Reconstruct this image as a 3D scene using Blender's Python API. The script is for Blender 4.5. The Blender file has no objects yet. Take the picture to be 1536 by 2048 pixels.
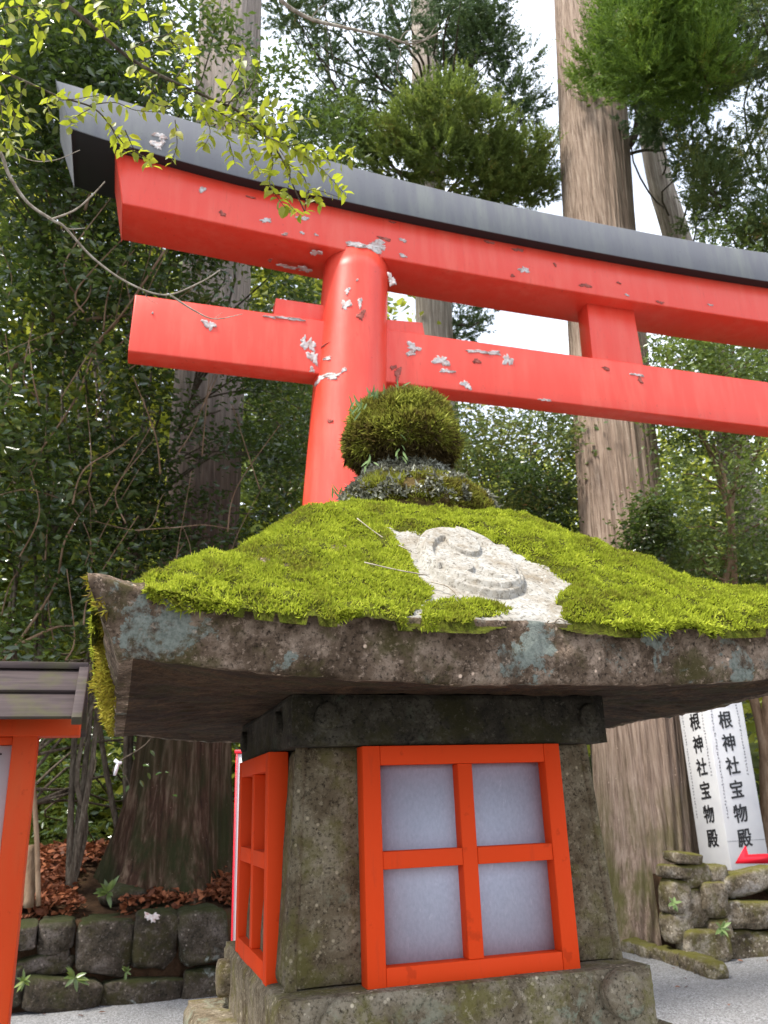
import bpy, math, random
import numpy as np
from mathutils import Vector, Matrix
R = math.radians
rng = np.random.default_rng(7)
random.seed(7)
S = bpy.context.scene
COL = S.collection

# ------------------------------------------------------------------ camera, sky, sun
EYE = 1.55
TH, PS, RO, FPX = R(19.3), R(17.8), R(1.95), 1656.
_f = np.array([math.sin(PS)*math.cos(TH), math.cos(PS)*math.cos(TH), math.sin(TH)])
_r0 = np.array([math.cos(PS), -math.sin(PS), 0.]); _u0 = np.cross(_r0, _f)
_r = _r0*math.cos(RO)-_u0*math.sin(RO); _u = _u0*math.cos(RO)+_r0*math.sin(RO)
CAM = np.array([0, 0, EYE])
cd = bpy.data.cameras.new('camera'); cam = bpy.data.objects.new('camera', cd); COL.objects.link(cam)
cam.matrix_world = Matrix(((_r[0], _u[0], -_f[0], 0), (_r[1], _u[1], -_f[1], 0), (_r[2], _u[2], -_f[2], EYE), (0, 0, 0, 1)))
cd.sensor_fit = 'VERTICAL'; cd.sensor_height = 36; cd.lens = FPX/2048*36
cd.clip_start = .05; cd.clip_end = 900
cd.dof.use_dof = True; cd.dof.focus_distance = 1.35; cd.dof.aperture_fstop = 13
S.camera = cam

w = bpy.data.worlds.new('World'); S.world = w; w.use_nodes = True
nt = w.node_tree; nt.nodes.clear()
SUN_EL, SUN_AZ = R(60), R(250)      # azimuth from +Y towards +X
sky = nt.nodes.new('ShaderNodeTexSky'); sky.sky_type = 'NISHITA'; sky.sun_disc = False
sky.sun_elevation = SUN_EL; sky.sun_rotation = SUN_AZ
tc = nt.nodes.new('ShaderNodeTexCoord'); nz = nt.nodes.new('ShaderNodeTexNoise'); nz.inputs['Scale'].default_value = 3.4
nz.inputs['Detail'].default_value = 5
rp = nt.nodes.new('ShaderNodeValToRGB'); rp.color_ramp.elements[0].position = .33; rp.color_ramp.elements[1].position = .6
rp.color_ramp.elements[0].color = (.35, .35, .35, 1); rp.color_ramp.elements[1].color = (.92, .92, .92, 1)
mx = nt.nodes.new('ShaderNodeMixRGB'); mx.inputs[2].default_value = (10.2, 10.9, 12.2, 1)
bg = nt.nodes.new('ShaderNodeBackground'); bg.inputs['Strength'].default_value = .095
ow = nt.nodes.new('ShaderNodeOutputWorld')
nt.links.new(tc.outputs['Generated'], nz.inputs['Vector']); nt.links.new(nz.outputs['Fac'], rp.inputs[0])
nt.links.new(rp.outputs[0], mx.inputs[0]); nt.links.new(sky.outputs[0], mx.inputs[1]); nt.links.new(mx.outputs[0], bg.inputs[0])
nt.links.new(bg.outputs[0], ow.inputs[0])

sl = bpy.data.lights.new('sun', 'SUN'); sl.energy = 3.2; sl.angle = R(11); sl.color = (1, .95, .86)
so = bpy.data.objects.new('sun', sl); COL.objects.link(so)
sd = Vector((math.sin(SUN_AZ)*math.cos(SUN_EL), math.cos(SUN_AZ)*math.cos(SUN_EL), math.sin(SUN_EL)))
so.rotation_euler = sd.to_track_quat('Z', 'Y').to_euler()
S.view_settings.view_transform = 'Standard'; S.view_settings.look = 'None'
S.view_settings.exposure = 1.14; S.view_settings.gamma = 1
S.render.engine = 'CYCLES'
S.cycles.use_denoising = True
S.cycles.max_bounces = 6; S.cycles.transparent_max_bounces = 4; S.cycles.diffuse_bounces = 3; S.cycles.glossy_bounces = 2

# ------------------------------------------------------------------ helpers
def ray(x, y): return _f+_r*(x-768)/FPX-_u*(y-1024)/FPX
def aty(x, y, Y): d = ray(x, y); return CAM+d*Y/d[1]
def atz(x, y, Z): d = ray(x, y); return CAM+d*(Z-EYE)/d[2]
def atd(x, y, D): d = ray(x, y); return CAM+d*D/np.linalg.norm(d)

def _h(ix, iy, iz, s):
    n = (ix.astype(np.int64)*374761393+iy.astype(np.int64)*668265263+iz.astype(np.int64)*2147483647+s*1274126177) & 0xffffffff
    n = ((n ^ (n >> 13))*1274126177) & 0xffffffff
    n = ((n ^ (n >> 16))*2246822519) & 0xffffffff
    return ((n ^ (n >> 15)) & 0xffff)/65535.*2-1
def vn(P, s=0):
    P = np.asarray(P, float); i = np.floor(P).astype(np.int64); f = P-i; f = f*f*(3-2*f)
    o = 0
    for dx in (0, 1):
        for dy in (0, 1):
            for dz in (0, 1):
                wt = (f[..., 0] if dx else 1-f[..., 0])*(f[..., 1] if dy else 1-f[..., 1])*(f[..., 2] if dz else 1-f[..., 2])
                o = o+wt*_h(i[..., 0]+dx, i[..., 1]+dy, i[..., 2]+dz, s)
    return o
def fbm(P, s=0, oct=4):
    P = np.asarray(P, float); o = 0; a = .5
    for k in range(oct): o = o+a*vn(P*2**k, s+k*17); a *= .5
    return o
def sm(a, b, x): t = np.clip((x-a)/(b-a), 0, 1); return t*t*(3-2*t)

def mk(name, V, F, mat, parent=None, smooth=False, mi=None, loc=None):
    """V (n,3); F = list of faces, or an int array (m,3|4), or a list of such arrays"""
    me = bpy.data.meshes.new(name)
    V = np.asarray(V, np.float32)
    if isinstance(F, np.ndarray): F = [F]
    if len(F) and isinstance(F[0], np.ndarray) and F[0].ndim == 2:
        li = np.concatenate([a.ravel() for a in F]).astype(np.int32)
        lt = np.concatenate([np.full(len(a), a.shape[1]) for a in F]).astype(np.int32)
    else:
        li = np.array([i for f in F for i in f], np.int32); lt = np.array([len(f) for f in F], np.int32)
    me.vertices.add(len(V)); me.vertices.foreach_set('co', V.ravel())
    me.loops.add(len(li)); me.loops.foreach_set('vertex_index', li)
    me.polygons.add(len(lt))
    me.polygons.foreach_set('loop_start', np.concatenate([[0], np.cumsum(lt)[:-1]]).astype(np.int32))
    if smooth: me.polygons.foreach_set('use_smooth', np.ones(len(lt), bool))
    for m in (mat if isinstance(mat, (list, tuple)) else [mat]): me.materials.append(m)
    if mi is not None: me.polygons.foreach_set('material_index', np.asarray(mi, np.int32))
    me.update(calc_edges=True); me.validate()
    o = bpy.data.objects.new(name, me); COL.objects.link(o)
    if parent is not None:
        o.parent = parent
        o.matrix_parent_inverse = Matrix.Translation(-Vector(origin(parent)))
    return o
def origin(o):
    v = Vector(o.location)
    if o.parent is not None and o.type == 'EMPTY': v = v+Vector(origin(o.parent))
    if o.type == 'MESH': return origin(o.parent) if o.parent is not None else v
    return v
# parts keep world coordinates in their meshes; the matrix_parent_inverse of a part undoes its root's position
def thing(name, label, cat, loc=(0, 0, 0), group=None, kind=None):
    o = bpy.data.objects.new(name, None); COL.objects.link(o); o.location = loc; o.empty_display_size = .2
    return tag(o, label, cat, group, kind)
def tag(o, label=None, cat=None, group=None, kind=None):
    if label: o['label'] = label
    if cat: o['category'] = cat
    if group: o['group'] = group
    if kind: o['kind'] = kind
    return o
def sub(name, V, F, mat, part, **k):      # sub-part of a part that is a mesh at its root's origin
    o = mk(name, V, F, mat, None, **k); o.parent = part
    return o
def bevel(o, wd, seg=2):
    m = o.modifiers.new('bevel', 'BEVEL'); m.width = wd; m.segments = seg; m.limit_method = 'ANGLE'; m.angle_limit = R(40)
    return o

class MB:
    def __init__(s): s.v = []; s.f = []; s.mi = []; s.n = 0
    def add(s, V, F, mi=0):
        s.v += [tuple(p) for p in V]; s.f += [tuple(i+s.n for i in f) for f in F]; s.mi += [mi]*len(F); s.n += len(V)
    def box(s, a, b, mi=0, top=1., skew=None):
        x0, y0, z0 = a; x1, y1, z1 = b
        V = [(x0, y0, z0), (x1, y0, z0), (x1, y1, z0), (x0, y1, z0)]
        cx_, cy_ = (x0+x1)/2, (y0+y1)/2
        V += [(cx_+(x-cx_)*top, cy_+(y-cy_)*top, z1) for x, y, z in V]
        s.add(V, [(3, 2, 1, 0), (4, 5, 6, 7), (0, 1, 5, 4), (1, 2, 6, 5), (2, 3, 7, 6), (3, 0, 4, 7)], mi)
    def hexa(s, V, mi=0): s.add(V, [(3, 2, 1, 0), (4, 5, 6, 7), (0, 1, 5, 4), (1, 2, 6, 5), (2, 3, 7, 6), (3, 0, 4, 7)], mi)
    def tube(s, P, rad, n=6, mi=0, cap=True):
        P = np.asarray(P, float); rad = np.broadcast_to(rad, (len(P),))
        T = np.gradient(P, axis=0); T /= np.linalg.norm(T, axis=1)[:, None]+1e-9
        a = np.array([0, 0, 1.]) if abs(T[0][2]) < .9 else np.array([1., 0, 0])
        V = []
        for p, t, r_ in zip(P, T, rad):
            u = np.cross(t, a); u /= np.linalg.norm(u)+1e-9; a = np.cross(u, t); v = a
            for k in range(n):
                an = 2*math.pi*k/n; V.append(p+r_*(u*math.cos(an)+v*math.sin(an)))
        F = [(i*n+k, i*n+(k+1) % n, (i+1)*n+(k+1) % n, (i+1)*n+k) for i in range(len(P)-1) for k in range(n)]
        if cap: F += [tuple(range(n))[::-1], tuple((len(P)-1)*n+k for k in range(n))]
        s.add(V, F, mi)
    def prism(s, poly, y0, y1, mi=0):     # polygon in x,z extruded along y
        n = len(poly)
        V = [(x, y0, z) for x, z in poly]+[(x, y1, z) for x, z in poly]
        s.add(V, [tuple(range(n)), tuple(range(2*n-1, n-1, -1))]+[(i, i+n, (i+1) % n+n, (i+1) % n) for i in range(n)], mi)
    def build(s, name, mat, parent=None, smooth=False, subp=False):
        if subp: return sub(name, s.v, s.f, mat, parent, smooth=smooth, mi=s.mi)
        return mk(name, s.v, s.f, mat, parent, smooth, s.mi)

def grid_faces(nr, nc, wrap=True):
    i = np.arange(nr-1)[:, None]; j = np.arange(nc if wrap else nc-1)[None]
    j2 = (j+1) % nc
    return np.stack([i*nc+j, i*nc+j2, (i+1)*nc+j2, (i+1)*nc+j], -1).reshape(-1, 4)
def spline(P, n):
    P = np.asarray(P, float); k = len(P); t = np.linspace(0, k-1, n); out = []
    for x in t:
        i = min(int(x), k-2); f = x-i
        p0, p1, p2, p3 = P[max(i-1, 0)], P[i], P[i+1], P[min(i+2, k-1)]
        out.append(.5*((2*p1)+(-p0+p2)*f+(2*p0-5*p1+4*p2-p3)*f*f+(-p0+3*p1-3*p2+p3)*f**3))
    return np.array(out)

# ------------------------------------------------------------------ materials
class NT:
    def __init__(s, name):
        s.m = bpy.data.materials.new(name); s.m.use_nodes = True; s.t = s.m.node_tree
        s.p = s.t.nodes['Principled BSDF']; s.out = s.t.nodes['Material Output']
    def n(s, typ, **k):
        o = s.t.nodes.new('ShaderNode'+typ)
        for a, b in k.items():
            if a in o.inputs.keys(): s.set(o.inputs[a], b)
            else: setattr(o, a, b)
        return o
    def set(s, i, v):
        if isinstance(v, bpy.types.NodeSocket): s.t.links.new(v, i)
        else: i.default_value = v
    def L(s, a, b): s.t.links.new(a, b)
    def coord(s, kind='Object', scale=(1, 1, 1)):
        c = s.n('TexCoord'); m = s.n('Mapping'); s.L(c.outputs[kind], m.inputs[0]); m.inputs['Scale'].default_value = scale
        return m.outputs[0]
    def noise(s, co, scale, det=4, rough=.55, dist=0):
        o = s.n('TexNoise', Scale=scale, Detail=det, Roughness=rough, Distortion=dist); s.L(co, o.inputs['Vector']); return o.outputs['Fac']
    def voro(s, co, scale, feat='F1', out='Distance'):
        o = s.n('TexVoronoi', Scale=scale); o.feature = feat; s.L(co, o.inputs['Vector']); return o.outputs[out]
    def ramp(s, fac, stops):
        o = s.n('ValToRGB'); e = o.color_ramp.elements
        while len(e) < len(stops): e.new(.5)
        for q, (p, c) in zip(e, stops):
            q.position = p; c = c if not isinstance(c, (int, float)) else (c, c, c); q.color = (*c, 1)
        s.L(fac, o.inputs[0]); return o.outputs[0]
    def mix(s, f, a, b, typ='MIX'):
        o = s.n('MixRGB'); o.blend_type = typ
        s.set(o.inputs[0], f)
        for i, v in ((1, a), (2, b)): s.set(o.inputs[i], v if isinstance(v, bpy.types.NodeSocket) else (*v, 1))
        return o.outputs[0]
    def math(s, op, a, b=0.):
        o = s.n('Math'); o.operation = op; s.set(o.inputs[0], a); s.set(o.inputs[1], b); return o.outputs[0]
    def bump(s, h, st=.3, d=.01, normal=None):
        o = s.n('Bump', Strength=st, Distance=d); s.L(h, o.inputs['Height'])
        if normal is not None: s.L(normal, o.inputs['Normal'])
        s.L(o.outputs[0], s.p.inputs['Normal']); return o.outputs[0]
    def fin(s, col=None, rough=None, spec=None):
        for k, v in (('Base Color', col), ('Roughness', rough), ('Specular IOR Level', spec)):
            if v is None: continue
            if k == 'Base Color' and not isinstance(v, bpy.types.NodeSocket): v = (*v, 1)
            s.set(s.p.inputs[k], v)
        return s.m

def stone_mat(name, dark, mid, light, lichen, lich_amt=.5, white=.3, sc=1., bump=.6, moss=None, speck=1., blobs=()):
    t = NT(name); co = t.coord(scale=(sc, sc, sc))
    n1 = t.noise(co, 7, 6, .62); n2 = t.noise(co, 38, 6, .7); n3 = t.noise(co, 170, 4, .7)
    nm = t.noise(co, 19, 6, .72, .3)
    c = t.ramp(t.math('ADD', t.math('MULTIPLY', n1, .4), t.math('MULTIPLY', nm, .6)), [(.39, dark), (.5, mid), (.6, light)])
    c = t.mix(t.ramp(n3, [(.3, 1.), (.5, 0.)]), c, tuple(x*.35 for x in dark))
    # pale crusty spots
    v = t.voro(co, 60); n4 = t.noise(co, 14, 3)
    f = t.math('MULTIPLY', t.ramp(v, [(.12, 1.), (.2, 0.)]), t.ramp(n4, [(.5, 0.), (.6, white)]))
    c = t.mix(f, c, tuple(min(1, x*2.4) for x in light))
    # lichen plates
    co2 = t.n('VectorMath'); co2.operation = 'ADD'; t.L(co, co2.inputs[0]); co2.inputs[1].default_value = (3.1, 1.7, .4)
    l1 = t.noise(co2.outputs[0], 9, 8, .72, .4)
    lf = t.ramp(l1, [(.60-.08*lich_amt, 0.), (.63-.08*lich_amt, 1.)])
    lf = t.math('MULTIPLY', lf, t.ramp(t.noise(co2.outputs[0], 3.2, 2), [(.48, 0.), (.58, 1.)]))
    lf = t.math('MULTIPLY', lf, t.ramp(n2, [(.38, .0), (.5, 1.)]))
    for bc, br in blobs:
        vm = t.n('VectorMath'); vm.operation = 'DISTANCE'; t.L(co, vm.inputs[0]); vm.inputs[1].default_value = tuple(float(q) for q in bc)
        dd = t.math('ADD', t.math('DIVIDE', vm.outputs['Value'], br), t.math('MULTIPLY', t.math('SUBTRACT', t.noise(co, 22, 6, .7), .5), 6.))
        lf = t.math('MAXIMUM', lf, t.math('MULTIPLY', t.ramp(dd, [(.75, 1.), (.9, 0.)]), t.ramp(nm, [(.42, .1), (.5, 1.)])))
    if lich_amt > 0: ol = t.ramp(t.noise(co2.outputs[0], 12, 6, .7), [(.5, 0.), (.62, .7)])
    if lich_amt > 0: c = t.mix(ol, c, (dark[0]*1.7, dark[0]*1.5, dark[0]*.35))
    sp2 = t.noise(co, 90, 5, .75); c = t.mix(t.ramp(sp2, [(.56, 0.), (.66, .55)]), c, tuple(min(1, x*1.5) for x in light))
    lcol = t.mix(t.ramp(n3, [(.35, 0.), (.6, 1.)]), tuple(x*.6 for x in lichen), lichen)
    c = t.mix(t.math('MULTIPLY', lf, .85), c, lcol)
    if moss:
        g = t.n('NewGeometry'); sx = t.n('SeparateXYZ'); t.L(g.outputs['Normal'], sx.inputs[0])
        mf = t.ramp(t.math('ADD', t.math('MULTIPLY', sx.outputs[2], .35), t.noise(co, 9, 6, .7)), [(.55, .0), (.8, .9)])
        c = t.mix(mf, c, t.mix(n2, tuple(x*.5 for x in moss), moss))
    h = t.math('ADD', t.math('MULTIPLY', n2, 1.), t.math('MULTIPLY', n3, .45)); h = t.math('ADD', h, t.math('MULTIPLY', lf, .15))
    t.bump(h, bump, .006/sc)
    return t.fin(c, .93, .25)

M = {}
M['roof_stone'] = stone_mat('weathered_roof_stone', (.032, .019, .009), (.115, .078, .052), (.29, .215, .16), (.205, .235, .205), .5, .9, blobs=[(aty(330, 1262, 1.05), .045), (aty(385, 1262, 1.05), .03), (aty(290, 1235, 1.05), .028), (aty(592, 1312, 1.055), .022), (aty(1065, 1312, 1.055), .04), (aty(1100, 1290, 1.055), .03), (aty(1325, 1280, 1.05), .022), (aty(1240, 1320, 1.055), .02), (aty(1490, 1320, 1.05), .03)])
M['soffit_stone'] = stone_mat('darkened_under_stone', (.014, .006, .002), (.036, .018, .007), (.075, .042, .020), (.04, .035, .018), .1, .2, bump=.4)  # underside shade put into the stone colour, against bounce off the gravel
M['body_stone'] = stone_mat('mottled_body_stone', (.055, .036, .017), (.125, .096, .058), (.20, .165, .11), (.17, .17, .115), .3, .5, bump=.5)
M['dark_stone'] = stone_mat('dark_cap_stone', (.016, .013, .009), (.036, .030, .021), (.07, .062, .045), (.06, .075, .05), .2, .3, bump=.4)
M['base_stone'] = stone_mat('base_stone', (.075, .053, .028), (.165, .132, .088), (.26, .22, .16), (.23, .245, .175), .6, .8, bump=.6)
M['crest_stone'] = stone_mat('bare_pale_stone', (.21, .17, .12), (.30, .275, .235), (.36, .345, .315), (.5, .48, .42), .0, .1, bump=.10)
M['wall_stone'] = stone_mat('mossy_wall_stone', (.02, .016, .010), (.055, .043, .03), (.12, .10, .085), (.3, .33, .3), .2, .7, sc=.3, bump=.6, moss=(.035, .04, .008))
M['rock_yellow'] = stone_mat('yellow_moss_rock', (.05, .038, .022), (.15, .12, .08), (.34, .30, .24), (.42, .39, .35), .5, .6, sc=.3, bump=.6, moss=(.13, .12, .018))

def paint_mat(name, col, fade, rough=.32, streak=.35, spec=.5):
    t = NT(name); co = t.coord(scale=(1, 1, 1)); cs = t.coord(scale=(5, 5, .7))
    n1 = t.noise(co, 1.6, 5, .6); n2 = t.noise(cs, 2.2, 5, .6); n3 = t.noise(co, 30, 4)
    f = t.math('MULTIPLY', t.ramp(n2, [(.42, 0.), (.66, 1.)]), t.ramp(n1, [(.35, .1), (.6, streak)]))
    c = t.mix(f, col, fade)
    c = t.mix(t.ramp(n3, [(.66, 0.), (.72, .5)]), c, tuple(x*.6 for x in col))
    n5 = t.noise(cs, 9, 6, .7); c = t.mix(t.ramp(n5, [(.58, 0.), (.72, .35)]), c, tuple(x*.55+.01 for x in col))
    t.bump(t.math('ADD', n1, t.math('MULTIPLY', n3, .15)), .12, .02)
    r_ = t.ramp(n1, [(.3, rough), (.7, rough+.18)])
    return t.fin(c, r_, spec)
M['red'] = paint_mat('vermilion_paint', (.80, .060, .032), (.84, .155, .10), .28, .42)
M['cap_grey'] = paint_mat('grey_black_cap_paint', (.135, .135, .15), (.19, .198, .185), .45, .8)
M['orange'] = paint_mat('orange_lattice_paint', (.68, .050, .004), (.62, .058, .007), .6, .3, .2)
M['sign_orange'] = paint_mat('faded_orange_post_paint', (.55, .050, .006), (.42, .105, .03), .55, .6, .2)
t = NT('bare_plaster'); n = t.noise(t.coord(), 25, 5, .7); M['plaster'] = t.fin(t.ramp(n, [(.35, (.40, .24, .20)), (.55, (.62, .58, .56))]), .8)
t.bump(n, .8, .01)
t = NT('brown_scar'); n = t.noise(t.coord(), 30, 5, .7); M['scar'] = t.fin(t.ramp(n, [(.35, (.18, .03, .02)), (.6, (.42, .12, .09))]), .8)
t = NT('shade_black_soffit'); M['black'] = t.fin((.006, .006, .007), .6)  # cap beam underside: its shade put into the base colour as black

t = NT('window_paper'); co = t.coord(scale=(1, 1, .6)); n = t.noise(co, 210, 5, .75); n2 = t.noise(t.coord(), 9, 3)
c = t.mix(t.ramp(n, [(.3, 0.), (.7, 1.)]), (.33, .35, .435), (.43, .45, .54)); c = t.mix(t.ramp(n2, [(.3, .12), (.7, 0.)]), c, (.5, .48, .5))
fb = t.noise(t.coord(scale=(60, 60, 14)), 1.3, 6, .8, 1.5); c = t.mix(t.ramp(fb, [(.60, 0.), (.66, .5)]), c, (.55, .56, .63)); c = t.mix(t.ramp(fb, [(.30, .35), (.36, 0.)]), c, (.27, .27, .33)); t.bump(n, .15, .002); M['paper'] = t.fin(c, .7)
t = NT('dark_inside'); M['inside'] = t.fin((.35, .02, .004), .7)

# moss: bright tips, per-sprig variation
def leafy(name, stops, rough=.5, trans=.35, spec=.5, noise_scale=1.2, clump=.45, tcol=None, backdark=True):
    t = NT(name); g = t.n('NewGeometry'); rnd = g.outputs['Random Per Island']
    co = t.coord(); n = t.noise(co, noise_scale, 3)
    f = t.math('ADD', t.math('MULTIPLY', rnd, 1-clump), t.math('MULTIPLY', t.ramp(n, [(.35, 0.), (.65, 1.)]), clump))
    c = t.ramp(f, stops)
    t.fin(c, rough, spec)
    if trans:
        tr = t.n('BsdfTranslucent'); t.L(t.mix(.5, c, tcol or stops[-1][1]), tr.inputs[0])
        mxs = t.n('MixShader'); mxs.inputs[0].default_value = trans
        t.L(t.p.outputs[0], mxs.inputs[1]); t.L(tr.outputs[0], mxs.inputs[2]); t.L(mxs.outputs[0], t.out.inputs[0])
    return t.m
M['moss'] = leafy('bright_moss', [(0, (.11, .075, .018)), (.2, (.17, .175, .016)), (.5, (.30, .36, .022)), (.8, (.47, .53, .042)), (1, (.62, .64, .09))], .7, .35, .2, 15, .55)
M['moss_old'] = leafy('dull_moss', [(0, (.10, .055, .02)), (.35, (.19, .15, .03)), (.6, (.27, .28, .04)), (1, (.46, .48, .09))], .7, .3, .2, 20, .55)
M['moss_sunlit'] = leafy('sunlit_moss', [(0, (.12, .07, .01)), (.5, (.30, .24, .02)), (1, (.42, .4, .05))], .7, .3, .2, 15, .3)  # rim moss: sunlit yellow put into the colour
t = NT('moss_bed'); co = t.coord(); n = t.noise(co, 90, 5, .7); t.bump(n, 1, .01)
M['moss_bed'] = t.fin(t.ramp(n, [(.3, (.03, .022, .005)), (.7, (.10, .12, .010))]), .95, .1)  # bed coloured dark, putting shade into the gaps between sprigs
t = NT('root_mat'); co = t.coord(); n = t.noise(co, 60, 5, .7); t.bump(n, 1, .01)
M['roots'] = t.fin(t.ramp(n, [(.3, (.035, .022, .010)), (.7, (.17, .12, .045))]), .95, .1)
M['lichen_leaf'] = leafy('grey_leafy_lichen', [(0, (.05, .045, .025)), (.35, (.15, .145, .10)), (.8, (.33, .33, .26)), (1, (.55, .55, .48))], .8, .1, .2, 30, .3)
M['fern'] = leafy('small_fern', [(0, (.10, .16, .05)), (1, (.25, .36, .12))], .5, .3)
M['camellia'] = leafy('glossy_evergreen_leaf', [(0, (.025, .046, .014)), (.5, (.05, .085, .025)), (.85, (.10, .135, .034)), (1, (.24, .25, .045))], .17, .3, .8, .9, .4, (.2, .3, .04))
M['camellia_light'] = leafy('mid_evergreen_leaf', [(0, (.06, .09, .028)), (.5, (.13, .19, .055)), (1, (.32, .38, .08))], .3, .3, .6, .9, .4, (.3, .4, .06))
M['yellow_leaf'] = leafy('yellow_green_leaf', [(0, (.12, .16, .014)), (.5, (.235, .285, .024)), (.9, (.40, .39, .04)), (1, (.45, .30, .03))], .42, .55, .5, 3, .4, (.6, .65, .04))
M['cedar'] = leafy('cedar_needles', [(0, (.06, .10, .02)), (.5, (.14, .24, .035)), (.9, (.28, .38, .05)), (1, (.36, .22, .05))], .6, .38, .3, 1.5, .5, (.2, .3, .04))
M['cedar_light'] = leafy('light_cedar_needles', [(0, (.09, .12, .035)), (.5, (.20, .265, .07)), (.85, (.34, .39, .10)), (1, (.45, .27, .08))], .6, .4, .3, 2.5, .5, (.3, .4, .05))
M['cedar_dark'] = leafy('dark_cedar_needles', [(0, (.045, .08, .045)), (.5, (.10, .155, .065)), (.93, (.18, .24, .08)), (1, (.36, .2, .07))], .6, .25, .3, .8, .5, (.12, .2, .05))
M['cedar_rust'] = leafy('rusty_cedar_needles', [(0, (.06, .11, .05)), (.5, (.13, .19, .06)), (.85, (.24, .26, .07)), (1, (.5, .24, .09))], .6, .3, .3, .7, .5, (.25, .25, .05))
M['far_leaf'] = leafy('far_forest_leaf', [(0, (.05, .08, .02)), (.35, (.15, .2, .04)), (.7, (.38, .42, .06)), (1, (.75, .7, .1))], .5, .45, .3, .22, .5, (.5, .5, .06))  # bright yellow stops put sunlight into the leaf colour
M['litter'] = leafy('dead_leaf', [(0, (.07, .025, .012)), (.5, (.18, .055, .022)), (1, (.36, .13, .055))], .7, .1, .3, 2, .3)

def bark_mat(name, a, b, c_, sx=14, sz=.9, moss=None, bump=.8, dist=.05, mossz=1.5, lit_upper=None):
    t = NT(name); co = t.coord(scale=(1, 1, sz/sx)); n = t.noise(co, sx, 6, .65, .25); n2 = t.noise(co, sx*3.3, 4, .6)
    n3 = t.noise(t.coord(), 2.2, 4)
    f = t.math('ADD', t.math('MULTIPLY', n, .7), t.math('MULTIPLY', n2, .3))
    c = t.ramp(f, [(.36, a), (.5, b), (.64, c_)])
    c = t.mix(t.ramp(n3, [(.4, 0.), (.7, .35)]), c, b)
    sp = t.noise(t.coord(), 45, 3); c = t.mix(t.ramp(sp, [(.70, 0.), (.74, .8)]), c, tuple(min(1, x*1.7+.05) for x in c_))
    if moss:
        c0 = t.n('TexCoord'); sx_ = t.n('SeparateXYZ'); t.L(c0.outputs['Object'], sx_.inputs[0])
        hz = t.ramp(t.math('DIVIDE', sx_.outputs[2], mossz*2), [(.3, 1.), (1., 0.)])
        mf = t.math('MULTIPLY', hz, t.ramp(t.noise(t.coord(scale=(1, 1, .5)), 3, 5, .65), [(.42, 0.), (.6, .85)]))
        c = t.mix(mf, c, moss)
    if lit_upper:  # lit upper trunk put into the bark colour, paler with height
        c0 = t.n('TexCoord'); sx2 = t.n('SeparateXYZ'); t.L(c0.outputs['Object'], sx2.inputs[0])
        up_c = t.ramp(f, [(.36, tuple(x*.35 for x in lit_upper)), (.5, tuple(x*.75 for x in lit_upper)), (.64, lit_upper)])
        c = t.mix(t.math('MULTIPLY', t.ramp(t.math('DIVIDE', sx2.outputs[2], 9.), [(.42, 0.), (.85, 1.)]), .9), c, up_c)
    t.bump(f, bump, dist)
    return t.fin(c, .9, .2)
M['bark_pale'] = bark_mat('pale_cedar_bark', (.10, .064, .045), (.31, .225, .17), (.50, .39, .31), 30, .8, (.12, .115, .035), .9, .045, 1.1)
M['bark_grey'] = bark_mat('grey_cedar_bark', (.14, .11, .09), (.34, .28, .23), (.56, .49, .42), 22, .8, None, .6)
M['bark_red'] = bark_mat('red_brown_cedar_bark', (.014, .006, .004), (.055, .027, .016), (.16, .11, .075), 16, .8, (.020, .026, .007), .8, .05, 1.9, (.46, .38, .33))  # low bark darkened in colour for the shade at its foot
M['bark_smooth'] = bark_mat('smooth_tan_bark', (.10, .06, .035), (.24, .16, .10), (.34, .25, .17), 12, 3, None, .3, .01)
M['twig'] = bark_mat('dark_twig_bark', (.03, .022, .015), (.09, .07, .05), (.2, .17, .13), 40, 8, None, .2, .004)
M['twig_pale'] = bark_mat('pale_twig_bark', (.14, .11, .085), (.32, .27, .21), (.5, .45, .38), 40, 8, None, .2, .004)

t = NT('gravel'); co = t.coord(); v = t.voro(co, 90, 'F1', 'Color'); vd = t.voro(co, 90); n = t.noise(co, 3, 4)
bw = t.n('RGBToBW'); t.L(v, bw.inputs[0])
c = t.ramp(bw.outputs[0], [(.1, (.12, .118, .118)), (.5, (.23, .23, .232)), (.9, (.39, .39, .40))]); c = t.mix(t.ramp(n, [(.4, .0), (.7, .5)]), c, (.23, .225, .22))
t.bump(t.math('SUBTRACT', 1., vd), .9, .012); M['gravel'] = t.fin(c, .9, .2)
t = NT('forest_soil'); co = t.coord(); n = t.noise(co, 5, 6, .7); t.bump(n, 1, .05)
M['soil'] = t.fin(t.ramp(n, [(.3, (.02, .012, .007)), (.6, (.07, .04, .022)), (.75, (.05, .055, .015))]), .95, .1)
t = NT('hill_floor'); co = t.coord(); n = t.noise(co, .8, 6, .7); t.bump(n, 1, .2)
M['hill'] = t.fin(t.ramp(n, [(.3, (.015, .02, .008)), (.6, (.04, .05, .015)), (.75, (.09, .09, .02))]), .95, .1)
def wood(name, a, b, moss):
    t = NT(name); co = t.coord(scale=(.6, 8, 8)); n = t.noise(co, 7, 5); n2 = t.noise(t.coord(), 9, 4)
    c = t.ramp(n, [(.3, a), (.7, b)]); c = t.mix(t.ramp(n2, [(.45, 0.), (.62, .6)]), c, moss); t.bump(n, .4, .004); return t.fin(c, .75, .3)
M['plank'] = wood('weathered_plank', (.032, .022, .022), (.075, .054, .052), (.065, .062, .022))
t = NT('white_board'); n = t.noise(t.coord(), 4, 4); M['white'] = t.fin(t.ramp(n, [(.3, (.60, .60, .62)), (.7, (.70, .70, .70))]), .35)
t = NT('white_paper_strip'); M['strip'] = t.fin((.8, .8, .82), .7)
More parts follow.
